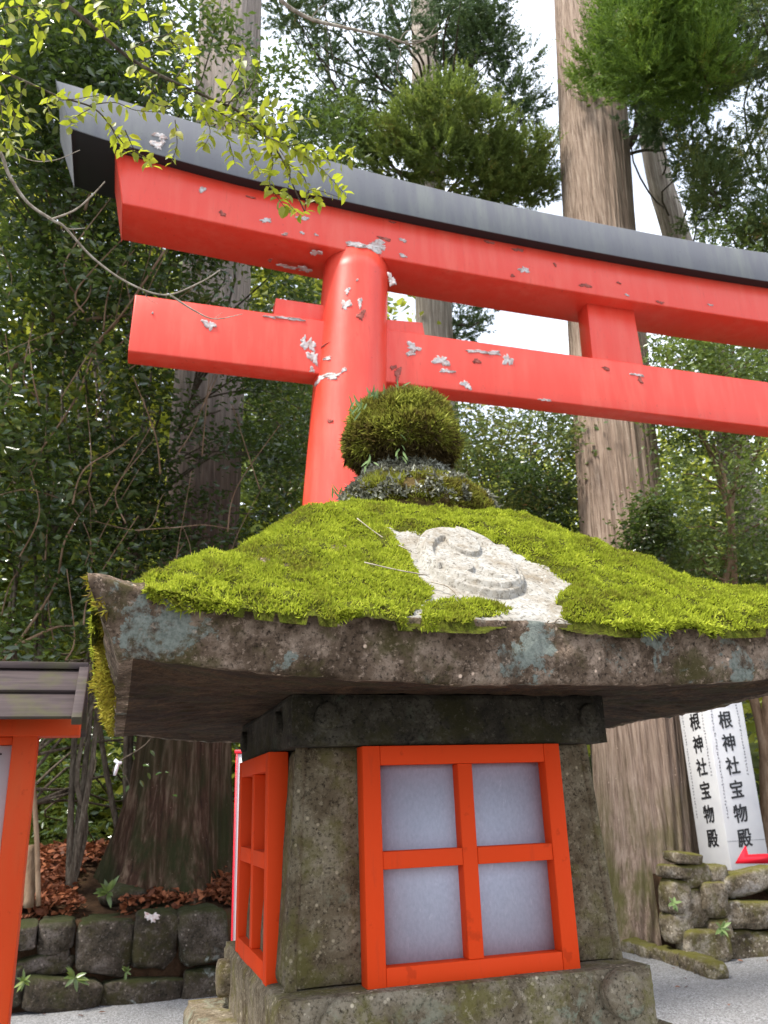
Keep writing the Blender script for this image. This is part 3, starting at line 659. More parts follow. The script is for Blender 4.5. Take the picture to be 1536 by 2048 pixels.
# beam ends
PT = (1.605, 5.72); PBs = .067
for sgn in (1, -1):
    V = []; nz_, nb = 36, 72
    for z in np.linspace(-.02, 5.70, nz_):
        x = PT[0]-(5.72-z)*PBs; r_ = .262+.0185*(5.72-z)
        for k in range(nb):
            a = 2*math.pi*k/nb; V.append(((x if sgn > 0 else 2*MIDX-x)+r_*math.cos(a), TY+r_*math.sin(a), z))
    F = [tuple(q) for q in grid_faces(nz_, nb)]+[tuple(range((nz_-1)*nb, nz_*nb))]
    p_ = mk('pillar', V, F, M['red'], tor, True); p_.data.polygons[len(F)-1].use_smooth = False
    if sgn > 0: pillar = p_
    m = MB(); cx_ = PT[0]-5.72*PBs; cx_ = cx_ if sgn > 0 else 2*MIDX-cx_
    for (z, r_), (z2, r2) in zip([(0, .52), (.25, .46)], [(.25, .46), (.32, .40)]):
        pass
    P = np.array([(cx_, TY, -.05), (cx_, TY, .2), (cx_, TY, .3), (cx_, TY, .34)]); m.tube(P, [.5, .49, .45, .40], 48)
    m.build('pillar_footing', M['plinth'], tor, True)
def mirror(P, sgn): return [(x if sgn > 0 else 2*MIDX-x, z) for x, z in P]
# strut between the beams
xs_ = MIDX
m = MB(); m.prism([(3.69, 5.66), (4.165, 5.66), (4.18, 5.08), (3.675, 5.08)], TY-.085, TY+.085); strut = m.build('centre_strut', M['red'], tor); bevel(strut, .006)
for sgn in (1, -1):
    for tag_, pg in (('l', [aty(552, 596, TY-.07), aty(650, 611, TY-.07), aty(650, 641, TY-.07), aty(547, 636, TY-.07)]),
                     ('r', [aty(755, 637, TY-.07), aty(845, 645, TY-.07), aty(853, 686, TY-.07), aty(755, 675, TY-.07)])):
        q = [(a[0], a[2]) for a in pg]; m = MB(); q = mirror(q, sgn)
        if sgn < 0: q = q[::-1]
        m.prism(q, TY-.07, TY+.07); o = m.build('wedge', M['red'], tor); bevel(o, .004)
# peeled paint: irregular curled flakes with plaster showing, on whichever part they belong to
def flake_mesh(c, u, v, nrm, ru, rv, seed, cyl=None):
    rg = np.random.default_rng(seed); n_ = 34; ph = rg.uniform(0, 6.28, 4)
    a = np.linspace(0, 2*math.pi, n_, endpoint=False)
    rad = 1+.30*np.sin(2*a+ph[0])+.24*np.sin(3*a+ph[1])+.18*np.sin(5*a+ph[2])+.16*np.sin(9*a+ph[3])+rg.normal(size=n_)*.08; rad = np.maximum(rad, .15)
    V = [c+nrm*.004]
    for k_, (s_, h_) in enumerate(((.55, .0035), (.9, .005), (1.0, .001))):
        for i in range(n_):
            q = c+u*(ru*rad[i]*s_*math.cos(a[i]))+v*(rv*rad[i]*s_*math.sin(a[i])); hh = h_
            if cyl is not None: dx = (q-c)@u; q = q-nrm*(cyl-math.sqrt(max(cyl*cyl-dx*dx, 0)))
            V.append(q+nrm*(hh+(.006*max(0, math.sin(a[i]*2+ph[0])) if k_ == 1 else 0)))
    F = [(0, 1+i, 1+(i+1) % n_) for i in range(n_)]+[(1+r_*n_+i, 1+(r_+1)*n_+i, 1+(r_+1)*n_+(i+1) % n_, 1+r_*n_+(i+1) % n_) for r_ in range(2) for i in range(n_)]
    return V, F
def peels(part, lst, plane, Yv, mat_i=0):
    m = MB()
    for i, (px, py, rx, ry, mt) in enumerate(lst):
        if mt and i % 3 == 1: mt = 0; rx *= .7; ry *= .7
        if plane == 'front': c = aty(px, py, Yv); u, v, nr = np.array([1., 0, 0]), np.array([0, 0, 1.]), np.array([0, -1., 0]); cyl = None; s_ = np.linalg.norm(c-CAM)/FPX; ru, rv = rx*s_, ry*s_
        elif plane == 'under': c = atz(px, py, Yv); u, v, nr = np.array([1., 0, 0]), np.array([0, 1., 0]), np.array([0, 0, -1.]); cyl = None; s_ = np.linalg.norm(c-CAM)/FPX; ru, rv = rx*s_, ry*s_*1.3
        else:
            # pillar surface: march the view ray to the leaning, tapering cylinder
            d = ray(px, py); tt_ = np.linspace(4.5, 7, 3000)[:, None]; Q = CAM+d*tt_; ax_ = PT[0]-(5.72-Q[:, 2])*PBs; rr_ = .262+.0185*(5.72-Q[:, 2])
            k = np.where(np.hypot(Q[:, 0]-ax_, Q[:, 1]-TY) < rr_)[0]
            if not len(k): continue
            c = Q[k[0]]; nr = np.array([c[0]-ax_[k[0]], c[1]-TY, 0]); cyl = rr_[k[0]]; nr /= np.linalg.norm(nr); u = np.array([-nr[1], nr[0], 0]); v = np.array([.067, 0, 1.]); s_ = np.linalg.norm(c-CAM)/FPX; ru, rv = rx*s_/max(.35, abs(u[0])), ry*s_
        V, F = flake_mesh(c, u, v, nr, ru, rv, i*7+int(px), cyl); sub('peeled_paint', V, F, M['scar'] if mt else M['plaster'], part, smooth=True)
peels(pillar, [(740, 495, 26, 7, 0), (715, 490, 12, 5, 0), (762, 500, 10, 7, 0), (695, 582, 5, 6, 0), (692, 610, 7, 13, 0), (720, 605, 5, 9, 0), (722, 630, 8, 10, 1), (665, 752, 12, 7, 0), (641, 758, 8, 7, 0), (688, 740, 4, 6, 0), (655, 717, 9, 5, 1), (660, 842, 4, 5, 1), (637, 700, 8, 3, 1), (714, 560, 3, 4, 1)], 'cyl', 0)
peels(up_beam, [(405, 380, 7, 5, 0), (532, 441, 9, 5, 0), (570, 469, 5, 3, 0), (604, 466, 4, 3, 0), (605, 437, 11, 4, 0), (502, 395, 7, 2, 1), (445, 428, 6, 5, 1), (632, 470, 5, 3, 1), (755, 490, 20, 8, 0), (712, 488, 16, 5, 0), (783, 560, 8, 12, 0), (770, 478, 10, 4, 1), (806, 481, 6, 4, 0), (806, 512, 8, 3, 0), (978, 485, 9, 3, 1),
                (1036, 500, 9, 4, 1), (1048, 540, 12, 10, 1), (1025, 552, 5, 2, 1), (1170, 571, 9, 5, 1), (1253, 590, 5, 3, 1), (1237, 566, 4, 2, 1), (1320, 605, 6, 3, 1), (1420, 610, 5, 2, 0), (785, 445, 5, 2, 1), (1110, 530, 3, 3, 1)], 'front', TY-.22)
peels(lowb, [(418, 650, 10, 11, 0), (826, 694, 13, 9, 0), (822, 706, 7, 8, 0), (883, 722, 14, 12, 0), (893, 742, 12, 5, 0), (955, 703, 18, 4, 0), (985, 706, 16, 5, 0), (1015, 720, 9, 13, 0), (932, 770, 10, 8, 0), (953, 722, 6, 7, 1), (1090, 800, 14, 4, 1), (795, 748, 6, 14, 1), (786, 735, 6, 5, 1), (572, 636, 22, 2.2, 0), (540, 634, 9, 2.5, 0), (592, 640, 14, 2, 0),
             (618, 690, 12, 14, 0), (626, 715, 9, 14, 0), (607, 680, 4, 9, 0), (624, 740, 6, 5, 0), (1212, 737, 8, 3, 1), (1275, 750, 12, 3, 0), (305, 626, 3, 3, 1), (1280, 760, 5, 6, 1)], 'front', TY-.096)
peels(up_beam, [(575, 533, 16, 4, 0), (610, 538, 12, 6, 0), (632, 505, 10, 6, 0), (540, 520, 4, 3, 1), (1106, 588, 13, 6, 0), (1125, 605, 22, 7, 0), (1150, 598, 14, 5, 0), (1078, 611, 9, 6, 0), (1020, 583, 6, 3, 1), (1215, 619, 10, 5, 0), (1247, 622, 6, 3, 0), (1300, 640, 12, 6, 0), (1395, 633, 7, 3, 0)], 'under', 5.66)
m = MB()
for i, (px, py, rx, ry) in enumerate([(320, 272, 10, 6), (314, 290, 8, 10), (325, 283, 5, 5)]):
    c = aty(px, py, TY-.316); s_ = np.linalg.norm(c-CAM)/FPX; V, F = flake_mesh(c, np.array([1., 0, 0]), np.array([0, 0, 1.]), np.array([0, -1., 0]), rx*s_, ry*s_, 90+i); sub('peeled_paint', V, F, M['plaster'], bpy.data.objects['capping_beam'], smooth=True)

# ------------------------------------------------------------------ vegetation builders
def trunk(name, pts, rad, mat, parent, seed=0, nseg=110, nrow=120, ridge=.045, freq=16, flare=0., lobes_=6, flare_h=.9, zs=.55, spread=None):
    pts = np.asarray(pts, float); P = spline(pts, nrow); rad = np.interp(np.linspace(0, 1, nrow), np.linspace(0, 1, len(rad)), rad)
    a = np.linspace(0, 2*math.pi, nseg, endpoint=False); A_, Z_ = np.meshgrid(a, P[:, 2]); rg = np.random.default_rng(seed); ph = rg.uniform(0, 6.28)
    C_ = np.stack([np.cos(A_)*freq/6.28*2+seed, np.sin(A_)*freq/6.28*2, Z_*zs], -1)
    n_ = fbm(C_, seed, 3); h0 = P[0, 2]; fl = np.exp(-np.clip(Z_-h0, 0, 99)/flare_h)*flare
    rr = rad[:, None]*(1+ridge*n_*2-.25*ridge*np.abs(fbm(C_*2.3, seed+5, 2))*4)*(1+fl*(1+.55*np.sin(lobes_*A_+ph+1.5*vn(np.stack([Z_*.8, A_*0, A_*0+seed], -1)))))
    V = np.stack([P[:, 0, None]+rr*np.cos(A_), P[:, 1, None]+rr*np.sin(A_), Z_], -1)
    return mk(name, V.reshape(-1, 3), grid_faces(nrow, nseg), mat, parent, True)
def branch_path(a, b, sag=.12, n_=9):
    a, b = np.array(a), np.array(b); L = np.linalg.norm(b-a); m1 = a+(b-a)*.35+rng.normal(size=3)*L*.07+np.array([0, 0, L*sag]); m2 = a+(b-a)*.7+rng.normal(size=3)*L*.07+np.array([0, 0, L*sag*.6])
    return spline([a, m1, m2, b], n_)
def needles(C_, Rr, n_tuft, per, L, W, up=.25, shell=.55, PL=None):
    """cedar foliage: feathery plumes (a run of narrow blades along a rising stem) in clumps (centres C_, radii Rr)"""
    PL = L*3 if PL is None else PL
    wt = Rr**2; idx = rng.choice(len(C_), n_tuft, p=wt/wt.sum()); d = unit(rng.normal(size=(n_tuft, 3))); rr_ = rng.random(n_tuft)**(1/3)*(1-shell)+shell
    rr_ = rr_*(1+.45*vn(d*2.3+C_[idx]*3, 3))
    T = C_[idx]+d*(Rr[idx]*rr_)[:, None]*np.array([1, 1, .7])
    out = unit(d*np.array([1, 1, .6])+np.array([0, 0, up])+rng.normal(size=d.shape)*.3)
    P = np.repeat(T, per, 0); O_ = np.repeat(out, per, 0); t = rng.random((len(P), 1)); pl = np.repeat(PL*(.5+rng.random((n_tuft, 1))), per, 0)
    P = P+O_*t*pl+np.array([0, 0, 1.])*(t*t*pl*.35)
    side = rng.normal(size=P.shape); side -= (side*O_).sum(1, keepdims=True)*O_; side = unit(side)
    Dv = unit(O_*.85+side*.6+np.array([0, 0, .2]))
    return blades(P, Dv, (L*(1.1-.6*t[:, 0])*(.7+.6*rng.random(len(P)))), W, .25)
def leaves(C_, Rr, n_, L, W, seed=0, flat=.6, six=False):
    idx = rng.integers(0, len(C_), n_); P = C_[idx]+rng.normal(size=(n_, 3))*(Rr[idx]*.55)[:, None]*np.array([1, 1, .7])
    Dv = unit(rng.normal(size=(n_, 3))*np.array([1, 1, .45])+np.array([0, 0, -.15])); Nn = unit(rng.normal(size=(n_, 3))*.55+np.array([0, -.25, 1.])*flat)
    L = L*(.65+.6*rng.random(n_))
    if six: V, T, Q = leaf6(P, Dv, Nn, L, L*W, .25); return V, [T, Q]
    s_ = unit(np.cross(Dv, Nn)); Nn = np.cross(s_, Dv); L = L[:, None]
    V = np.stack([P, P+Dv*L*.5-s_*L*W+Nn*L*.1, P+Dv*L, P+Dv*L*.5+s_*L*W+Nn*L*.1], 1); i = np.arange(n_)[:, None]*4
    return V.reshape(-1, 3), [np.concatenate([i+np.array([[0, 2, 1]]), i+np.array([[0, 3, 2]])])]
def pxregion(n_, x0, y0, x1, y1, d0, d1):
    return np.array([atd(rng.uniform(x0, x1), rng.uniform(y0, y1), rng.uniform(d0, d1)) for _ in range(n_)])
def limbs(parent, root_pts, targets, r0, mat, name='branch', n_=5, sag=.1, rt=.006):
    """branches from the nearest lower trunk point out to each target"""
    m = MB(); root_pts = np.asarray(root_pts)
    for T in targets:
        d = np.linalg.norm(root_pts-T, axis=1)+np.where(root_pts[:, 2] > T[2]+.1, 3., 0); a = root_pts[d.argmin()]
        P = branch_path(a, T, sag); m.tube(P, np.linspace(r0, rt, len(P)), n_, cap=False)
    return m.build(name, mat, parent, True)

def forked(base, tips, r0, nlev, spread_pts, rg):
    """trunk that splits: returns list of polylines with radii, and the points along them"""
    segs = []; pts = []
    for tp in tips:
        k = rg.uniform(.25, .5); fork = base+(tp-base)*np.array([k*.5, k*.5, k])+rg.normal(size=3)*.15
        P = spline([base, (base+fork)/2+rg.normal(size=3)*.06, fork, fork+(tp-fork)*.5+rg.normal(size=3)*.2, tp], 22)
        segs.append((P, np.linspace(r0, r0*.3, 22))); pts.append(P[6:])
    return segs, np.concatenate(pts)
def broadleaf(name, label, cat_, base, tips, clusters, Rr, nleaf, L, mat, bark, r0, group=None, seed=0, W=.24, limb=True, six=False, lr=.02):
    rg = np.random.default_rng(seed); base = np.array(base, float)
    t_ = thing(name, label, cat_, tuple(base), group)
    segs, pts = forked(base, [np.array(q) for q in tips], r0, 2, None, rg)
    m = MB()
    for P, r_ in segs: m.tube(P, r_, 10)
    m.build('trunk', bark, t_, True)
    if limb: limbs(t_, pts, clusters[::2], lr, bark, 'branches')
    V, Fs = leaves(clusters, np.full(len(clusters), Rr), nleaf, L, W, six=six)
    mk('crown', V, Fs, mat, t_)
    return t_

def ground_pts(pts):     # carry a trunk path down to the ground
    p = np.array(pts[0]); d = np.array(pts[0])-np.array(pts[1]); d = d/abs(d[2]); b = p+d*min(p[2], 3)*.3; b[2] = float(terrain(np.array(b[0]), np.array(b[1])))-.1
    return [b]+list(pts)
# ------------------------------------------------------------------ TREES
# right: great pale cedar
B = aty(1296, 1882, 9.1); z0 = 0.
pts = [np.array([B[0], 9.25, -.1])]+[aty(x, y, 9.25) for x, y in [(1290, 1650), (1262, 1250), (1228, 850), (1196, 420), (1178, 100), (1160, -260), (1130, -900)]]
def wpx(px_, p): return px_/FPX*((p-CAM)@_f)/2
rad = [wpx(q, p) for q, p in zip([205, 196, 176, 155, 138, 128, 118, 80], pts)]
rt_ = thing('cedar_tree', 'great pale cedar behind the right of the gate with a dense green tuft high up', 'tree', tuple(pts[0]), 'tall cedars around the shrine')
trunk('trunk', pts, rad, M['bark_pale'], rt_, 4, 190, 170, .030, 60, .22, 5, .45, .25)
TRP = spline(pts, 60)
m = MB(); bp = [aty(x, y, 9.0) for x, y in [(1243, 300), (1262, 285), (1278, 240), (1268, 195), (1255, 165), (1262, 120)]]
m.tube(spline(bp, 16), np.linspace(.075, .035, 16), 8)
m.tube(spline([aty(x, y, 9.1) for x, y in [(1245, 312), (1290, 300), (1330, 300), (1400, 270)]], 10), np.linspace(.03, .012, 10), 6)
m.build('branch', M['twig'], rt_, True)
cl = np.array([aty(x, y, d) for x, y, d in [(1250, 60, 8.6), (1320, 40, 8.6), (1390, 80, 8.7), (1230, 130, 8.5), (1300, 110, 8.3), (1370, 150, 8.5), (1320, 190, 8.7), (1400, 30, 8.9), (1270, -20, 8.7), (1350, -30, 8.7), (1200, 190, 8.6), (1190, 60, 8.8), (1410, 130, 8.8), (1160, 170, 8.7), (1310, 250, 9.0), (1280, 30, 9.2), (1345, 230, 9.1)]])
Rr = np.array([.42, .42, .42, .36, .42, .38, .34, .36, .4, .4, .2, .22, .26, .16, .22, .5, .3])
ex = pxregion(34, 1195, -60, 1430, 190, 12.2, 14.5); cl = np.concatenate([cl[:14], ex]); Rr = np.concatenate([Rr[:14]*.8, rng.uniform(.2, .42, 34)])
V, F = needles(cl, Rr, 4200, 40, .075, .0055, .55, .3, .30); mk('crown', V, F, M['cedar'], rt_)

# left: big red-barked cedar on the bank
pts = [aty(x, y, 9.5) for x, y in [(330, 1850), (345, 1700), (368, 1500), (395, 1150), (415, 850), (435, 500), (457, 120), (468, -200), (480, -700)]]
rad = [wpx(q, p) for q, p in zip([245, 215, 185, 150, 138, 130, 124, 116, 95], pts)]
lt = thing('cedar_tree', 'huge red brown cedar with a flared mossy foot on the bank at left', 'tree', tuple(pts[0]), 'tall cedars around the shrine')
trunk('trunk', pts, rad, M['bark_red'], lt, 9, 150, 150, .05, 26, .45, 7, .6, .5)
# upper dark crown of that tree (above and behind)
cl = pxregion(26, -60, -120, 400, 300, 11.5, 15); Rr = rng.uniform(.2, .45, len(cl))
V, F = needles(cl, Rr, 2600, 30, .08, .007, .1, .2); mk('crown', V, F, M['cedar_dark'], lt)

# centre: slimmer grey cedar seen over and through the gate
pts = ground_pts([aty(x, y, 12.5) for x, y in [(890, 1300), (885, 950), (868, 640), (856, 300), (850, 100), (845, -150), (835, -600)]])
rad = [wpx(q, p) for q, p in zip([88, 88, 80, 72, 60, 54, 48, 36], pts)]
ct = thing('cedar_tree', 'slim grey cedar behind the pillar of the gate, its foliage hanging over the top beam', 'tree', tuple(pts[0]), 'tall cedars around the shrine')
trunk('trunk', pts, rad, M['bark_grey'], ct, 14, 90, 100, .03, 30, .1, 5, .8)
cl = np.array([atd(x, y, d) for x, y, d in [(830, 250, 14.5), (900, 220, 14.3), (960, 260, 14.4), (800, 320, 14.5), (880, 310, 14.2), (950, 340, 14.3), (1010, 330, 14.5), (1040, 370, 14.6), (760, 280, 14.8), (720, 320, 15), (985, 390, 14.4), (1080, 385, 14.8), (690, 240, 15), (1060, 300, 14.8)]])
Rr = np.array([.55, .55, .55, .55, .6, .6, .55, .45, .45, .4, .4, .3, .35, .35])
V1, F1 = needles(cl, Rr*.8, 3600, 34, .075, .0065, .5, .35)
cl2 = np.concatenate([pxregion(34, 640, -30, 830, 240, 15.5, 19), pxregion(24, 880, -30, 985, 110, 15.5, 18), pxregion(22, 890, 90, 1050, 230, 15.5, 18), pxregion(20, 980, 190, 1115, 400, 15.5, 18), pxregion(10, 890, 600, 985, 690, 16, 18), pxregion(8, 555, 0, 650, 60, 15.5, 18), pxregion(9, 600, 200, 720, 330, 15.5, 18)])
Rr2 = rng.uniform(.12, .36, len(cl2)); V2, F2 = needles(cl2, Rr2, 3600, 30, .08, .008, .1, .1)
V, Fs, mi = cat((V1, F1, 0), (V2, F2, 1)); mk('crown', V, Fs, [M['cedar_light'], M['cedar_dark']], ct, mi=mi)
TP = spline(pts, 40)
limbs(ct, TP, np.concatenate([cl[:3], cl2[::2]]), .035, M['twig'], 'branches', 5, -.05, .008)
m = MB()
for pl in ([(775, -10), (800, 60), (830, 120), (850, 152)], [(650, 55), (655, 110), (660, 160), (690, 198), (715, 165), (755, 155)]):
    m.tube(spline([aty(x, y, 14.2) for x, y in pl], 14), np.linspace(.045, .03, 14), 6)
m.build('limb', M['twig'], ct, True)

# right: thinner leaning cedar
pts = ground_pts([aty(x, y, 10.2) for x, y in [(1490, 1000), (1420, 700), (1348, 455), (1322, 370), (1302, 270), (1285, 150), (1262, -60), (1230, -400)]])
rad = [wpx(q, p) for q, p in zip([62, 62, 58, 52, 48, 44, 40, 36, 28], pts)]
qt = thing('cedar_tree', 'thin leaning cedar trunk against the sky just right of the great cedar', 'tree', tuple(pts[0]), 'tall cedars around the shrine')
trunk('trunk', pts, rad, M['bark_grey'], qt, 24, 80, 90, .03, 26)
cl = np.concatenate([pxregion(7, 1270, 190, 1370, 262, 14, 16), pxregion(6, 1370, 200, 1400, 330, 14, 16)])
V, F = needles(cl, rng.uniform(.12, .26, len(cl)), 600, 28, .07, .007, .1, .2); mk('crown', V, F, M['cedar_dark'], qt)
limbs(qt, spline(pts, 40), cl[::3], .02, M['twig'], 'branches', 5, -.05, .01)

# right edge: rusty cedar
pts = ground_pts([aty(x, y, 10) for x, y in [(1700, 1300), (1660, 800), (1620, 300), (1590, -100), (1560, -500)]])
rad = [wpx(q, p) for q, p in zip([90, 90, 80, 70, 55, 40], pts)]
ut = thing('cedar_tree', 'rust tinged cedar whose crown fills the upper right edge', 'tree', tuple(pts[0]), 'tall cedars around the shrine')
trunk('trunk', pts, rad, M['bark_grey'], ut, 34, 60, 70)
cl = np.concatenate([pxregion(50, 1410, 120, 1620, 480, 12.5, 16), pxregion(16, 1440, -40, 1620, 130, 13, 16), pxregion(10, 1380, 300, 1450, 470, 13, 15)])
V, F = needles(cl, rng.uniform(.1, .28, len(cl)), 2700, 30, .07, .007, .15, .1); mk('crown', V, F, M['cedar_rust'], ut)
limbs(ut, spline(pts, 40), cl[::5], .025, M['twig'], 'branches', 5, -.02, .01)

# left evergreens (glossy leaves) behind the gate
def camellia(label, bx, by, Yb, tipx, regs, n_, Rr, nl, seed, mat='camellia', L=.085, r0=.07, lr=.016, bark='bark_smooth', six=False, group='glossy leaved evergreens in the undergrowth'):
    if mat == 'camellia': r0, bark = .035, 'twig'
    b = aty(bx, by, Yb); b[2] = float(terrain(np.array(b[0]), np.array(b[1])))-.05
    cl = np.concatenate([pxregion(k, *rg_) for k, rg_ in regs])
    return broadleaf('evergreen_tree', label, 'tree', b, [aty(x, y, Yt) for x, y, Yt in tipx], cl, Rr, nl, L, M[mat], M[bark], r0, group, seed, lr=lr, six=six)
camellia('dark glossy evergreen filling the left edge above the roofed notice board', 40, 1640, 8.9, [(20, 800, 8.6), (120, 500, 8.8), (-60, 300, 8.8), (180, 850, 8.6)],
         [(95, (-80, 520, 240, 1320, 7.6, 9.6)), (60, (-80, 120, 250, 620, 8.4, 10.2)), (46, (70, 1330, 480, 1720, 10.2, 12.5))], 0, .34, 23000, 1, L=.098, six=False)
camellia('dark glossy evergreen in front of the big red brown cedar', 150, 1640, 9.1, [(300, 800, 9.1), (420, 700, 9.1), (200, 400, 9.3), (330, 350, 9.3)],
         [(22, (220, 560, 360, 1110, 8.3, 9.0)), (14, (440, 560, 600, 1110, 8.4, 9.2)), (6, (350, 560, 470, 1110, 8.4, 9.0)), (14, (180, 700, 330, 1300, 8, 9.0)), (22, (200, 420, 620, 620, 8.4, 9.4)), (24, (480, 700, 640, 980, 9, 12))], 0, .30, 14500, 2)
camellia('tall evergreen spreading its dark leaves over the left end of the black cap beam', 260, 1600, 9.6, [(120, 100, 9.4), (330, 60, 9.6), (40, -100, 9.6), (300, 230, 9.6)],
         [(80, (-80, -60, 385, 330, 8.6, 11)), (9, (480, 120, 600, 330, 10.4, 11.5)), (9, (560, 200, 700, 330, 9.8, 11)), (3, (400, 10, 480, 90, 9.9, 10.5))], 0, .30, 14500, 3)
# right evergreens
camellia('fresh green evergreen with a forked tan stem under the gate beam at right', 1452, 1230, 8.6, [(1425, 880, 8.6), (1360, 760, 8.7), (1500, 760, 8.8), (1560, 900, 8.7)],
         [(44, (1300, 820, 1580, 1180, 11.6, 13.5)), (16, (1310, 860, 1400, 1170, 10.6, 11.4)), (10, (1460, 860, 1580, 1170, 10.6, 11.4)), (26, (1290, 690, 1560, 850, 10.8, 13))], 0, .34, 15500, 4, 'camellia_light', .075, .075)
camellia('leafy evergreen showing between the two red beams at the right edge', 1600, 1500, 10.5, [(1500, 600, 10.6), (1450, 520, 10.6), (1600, 500, 10.6)],
         [(45, (1310, 660, 1620, 830, 12, 14)), (5, (1420, 455, 1580, 530, 12, 14)), (18, (1340, 1050, 1580, 1200, 12, 14))], 0, .34, 13000, 5, 'camellia_light', .085, .07)
camellia('low evergreen bushing round the foot of the pale cedar behind the lantern roof', 1180, 1400, 11, [(1100, 1000, 11), (1250, 1150, 10.6), (1180, 950, 11)],
         [(14, (1250, 1010, 1335, 1130, 10.2, 10.7)), (26, (1020, 930, 1180, 1100, 11, 13))], 0, .24, 7500, 6, 'camellia', .075, .05)
camellia('brownish evergreen shrub in shade between moss finial and pale cedar', 1000, 1300, 12.5, [(930, 860, 12.6), (1060, 840, 12.6), (1000, 900, 12.4)],
         [(60, (880, 800, 1180, 1040, 11.5, 14))], 0, .42, 10500, 7, 'cedar_rust', .09, .05)
camellia('thin evergreen seen between red gate pillar and big left cedar', 560, 1300, 13, [(540, 760, 13), (600, 800, 13), (570, 900, 12.5)],
         [(40, (480, 640, 650, 1000, 12, 15))], 0, .4, 8000, 8, 'camellia_light', .09, .04)
# pale dead stems in the left thicket
m = MB()
for pl, d, r_ in [([(235, 640), (190, 700), (150, 800), (60, 930)], 8.2, .03), ([(330, 500), (250, 620), (190, 690), (120, 800)], 8.0, .022), ([(20, 740), (90, 690), (170, 640), (330, 630), (250, 640)], 8.6, .05),
                  ([(0, 990), (60, 980), (140, 1010), (180, 1080), (170, 1130)], 7.9, .012), ([(255, 740), (330, 690), (420, 600)], 8.2, .016), ([(0, 1330), (40, 1280), (110, 1170), (130, 1080), (180, 1000)], 8.0, .03),
                  ([(45, 1285), (110, 1255), (150, 1252)], 8.0, .03), ([(270, 1060), (350, 1055), (410, 1050), (470, 1060)], 7.8, .012), ([(180, 1040), (290, 1060), (320, 1000), (330, 985)], 7.9, .01), ([(170, 420), (200, 300), (190, 200)], 8.6, .03)]+[([(x_, y_), (x_+rng.uniform(-40, 60), y_-rng.uniform(40, 90)), (x_+rng.uniform(-60, 110), y_-rng.uniform(110, 220))], 7.7+rng.random()*.7, rng.uniform(.008, .02)) for x_, y_ in zip(rng.uniform(0, 520, 46), rng.uniform(560, 1330, 46))]:
    m.tube(spline([atd(x, y, d+rng.uniform(-.2, .2)) for x, y in pl], 18), np.linspace(r_*.5, r_*.22, 18), 6)
o = m.build('bare_stems', M['bark_smooth']); tag(o, 'tangle of bare tan stems in the shade of the left thicket', 'undergrowth', kind='stuff')

# far wood on the hillside, one mass nobody could count
n_ = 900; n_l = 620; ang = rng.uniform(R(-45), R(88), n_); d = rng.uniform(17, 34, n_); x = np.sin(ang)*d; y = np.cos(ang)*d
z = terrain(x, y)+rng.random(n_)**.8*(5.8+.10*d)
Cc = np.stack([x, y, z], -1)
al = rng.uniform(R(-24), R(17), n_l); dl = rng.uniform(14, 20, n_l); xl_ = np.sin(al)*dl; yl_ = np.cos(al)*dl
Cc = np.concatenate([Cc, np.stack([xl_, yl_, terrain(xl_, yl_)+rng.random(n_l)*13.5], -1)])
V, Fs = leaves(Cc, np.full(len(Cc), 1.2), 120000, .26, .26, flat=.2)
V2, Fs2 = leaves(Cc[::2], np.full(len(Cc[::2]), 1.4), 26000, .42, .3, flat=.2)
V = np.concatenate([V, V2]); F = np.concatenate([Fs[0], Fs2[0]+len(V)-len(V2)])
o = mk('far_woodland', V, F, M['far_leaf']); tag(o, 'far hillside wood seen as dim green and yellow foliage', 'woodland', kind='stuff')
m = MB()
for i in range(40):
    a = rng.uniform(R(-40), R(85)); dd_ = rng.uniform(17, 26); b = np.array([math.sin(a)*dd_, math.cos(a)*dd_, 0]); b[2] = terrain(b[0], b[1]); tp = b+np.array([rng.normal()*.4, rng.normal()*.4, rng.uniform(5, 8)])
    m.tube(spline([b, (b+tp)/2+rng.normal(size=3)*.15, tp], 8), np.linspace(.12, .05, 8), 7)
o2 = m.build('far_trunks', M['bark_grey'], None, True); tag(o2, 'dim trunks inside the far hillside wood', 'woodland', kind='stuff')

# overhanging bough with yellow-green leaves, its trunk out to the left
ov = thing('overhanging_tree', 'bough of small yellow green leaves reaching in over the left end of the gate', 'tree', (-2.6, 2.9, 0))
mt, mtw = MB(), MB(); LP, LD, LN, LL = [], [], [], []
DD = 2.5
def twig(pl, r0, r1, d0=DD, d1=None, leafy_=1., L=.036, start=0., mesh=None):
    d1 = d0 if d1 is None else d1
    P = spline([atd(x, y, d0+(d1-d0)*i/(len(pl)-1)) for i, (x, y) in enumerate(pl)], 8*len(pl)); (mesh or mt).tube(P, np.linspace(r0, r1, len(P)), 6)
    T = np.gradient(P, axis=0); T = unit(T); ln = np.linalg.norm(np.diff(P, axis=0), axis=1).sum(); nl = int(ln/.0115*leafy_)
    for i in range(nl):
        f_ = start+(1-start)*(i+.5)/max(nl, 1); j = min(int(f_*(len(P)-1)), len(P)-2); p = P[j]+(P[j+1]-P[j])*(f_*(len(P)-1)-j)
        side = 1 if i % 2 else -1; s_ = unit(np.cross(T[j], _f))*side
        LP.append(p+rng.normal(size=3)*.003); LD.append(unit(T[j]*.55+s_*.9+np.array([0, 0, -.35])+rng.normal(size=3)*.35)); LN.append(unit(np.array([0, 0, 1.])-_f*.5+rng.normal(size=3)*.5)); LL.append(L*rng.uniform(.55, 1.15))
    return P
main = [(95, -40), (122, 0), (165, 35), (210, 75), (265, 120), (350, 165), (440, 205), (475, 222), (530, 272), (565, 320), (590, 380), (610, 425)]
twig(main, .0065, .0018, leafy_=.0)
twig([(340, 160), (360, 185), (400, 215), (450, 240), (500, 270)], .002, .001, leafy_=.9)
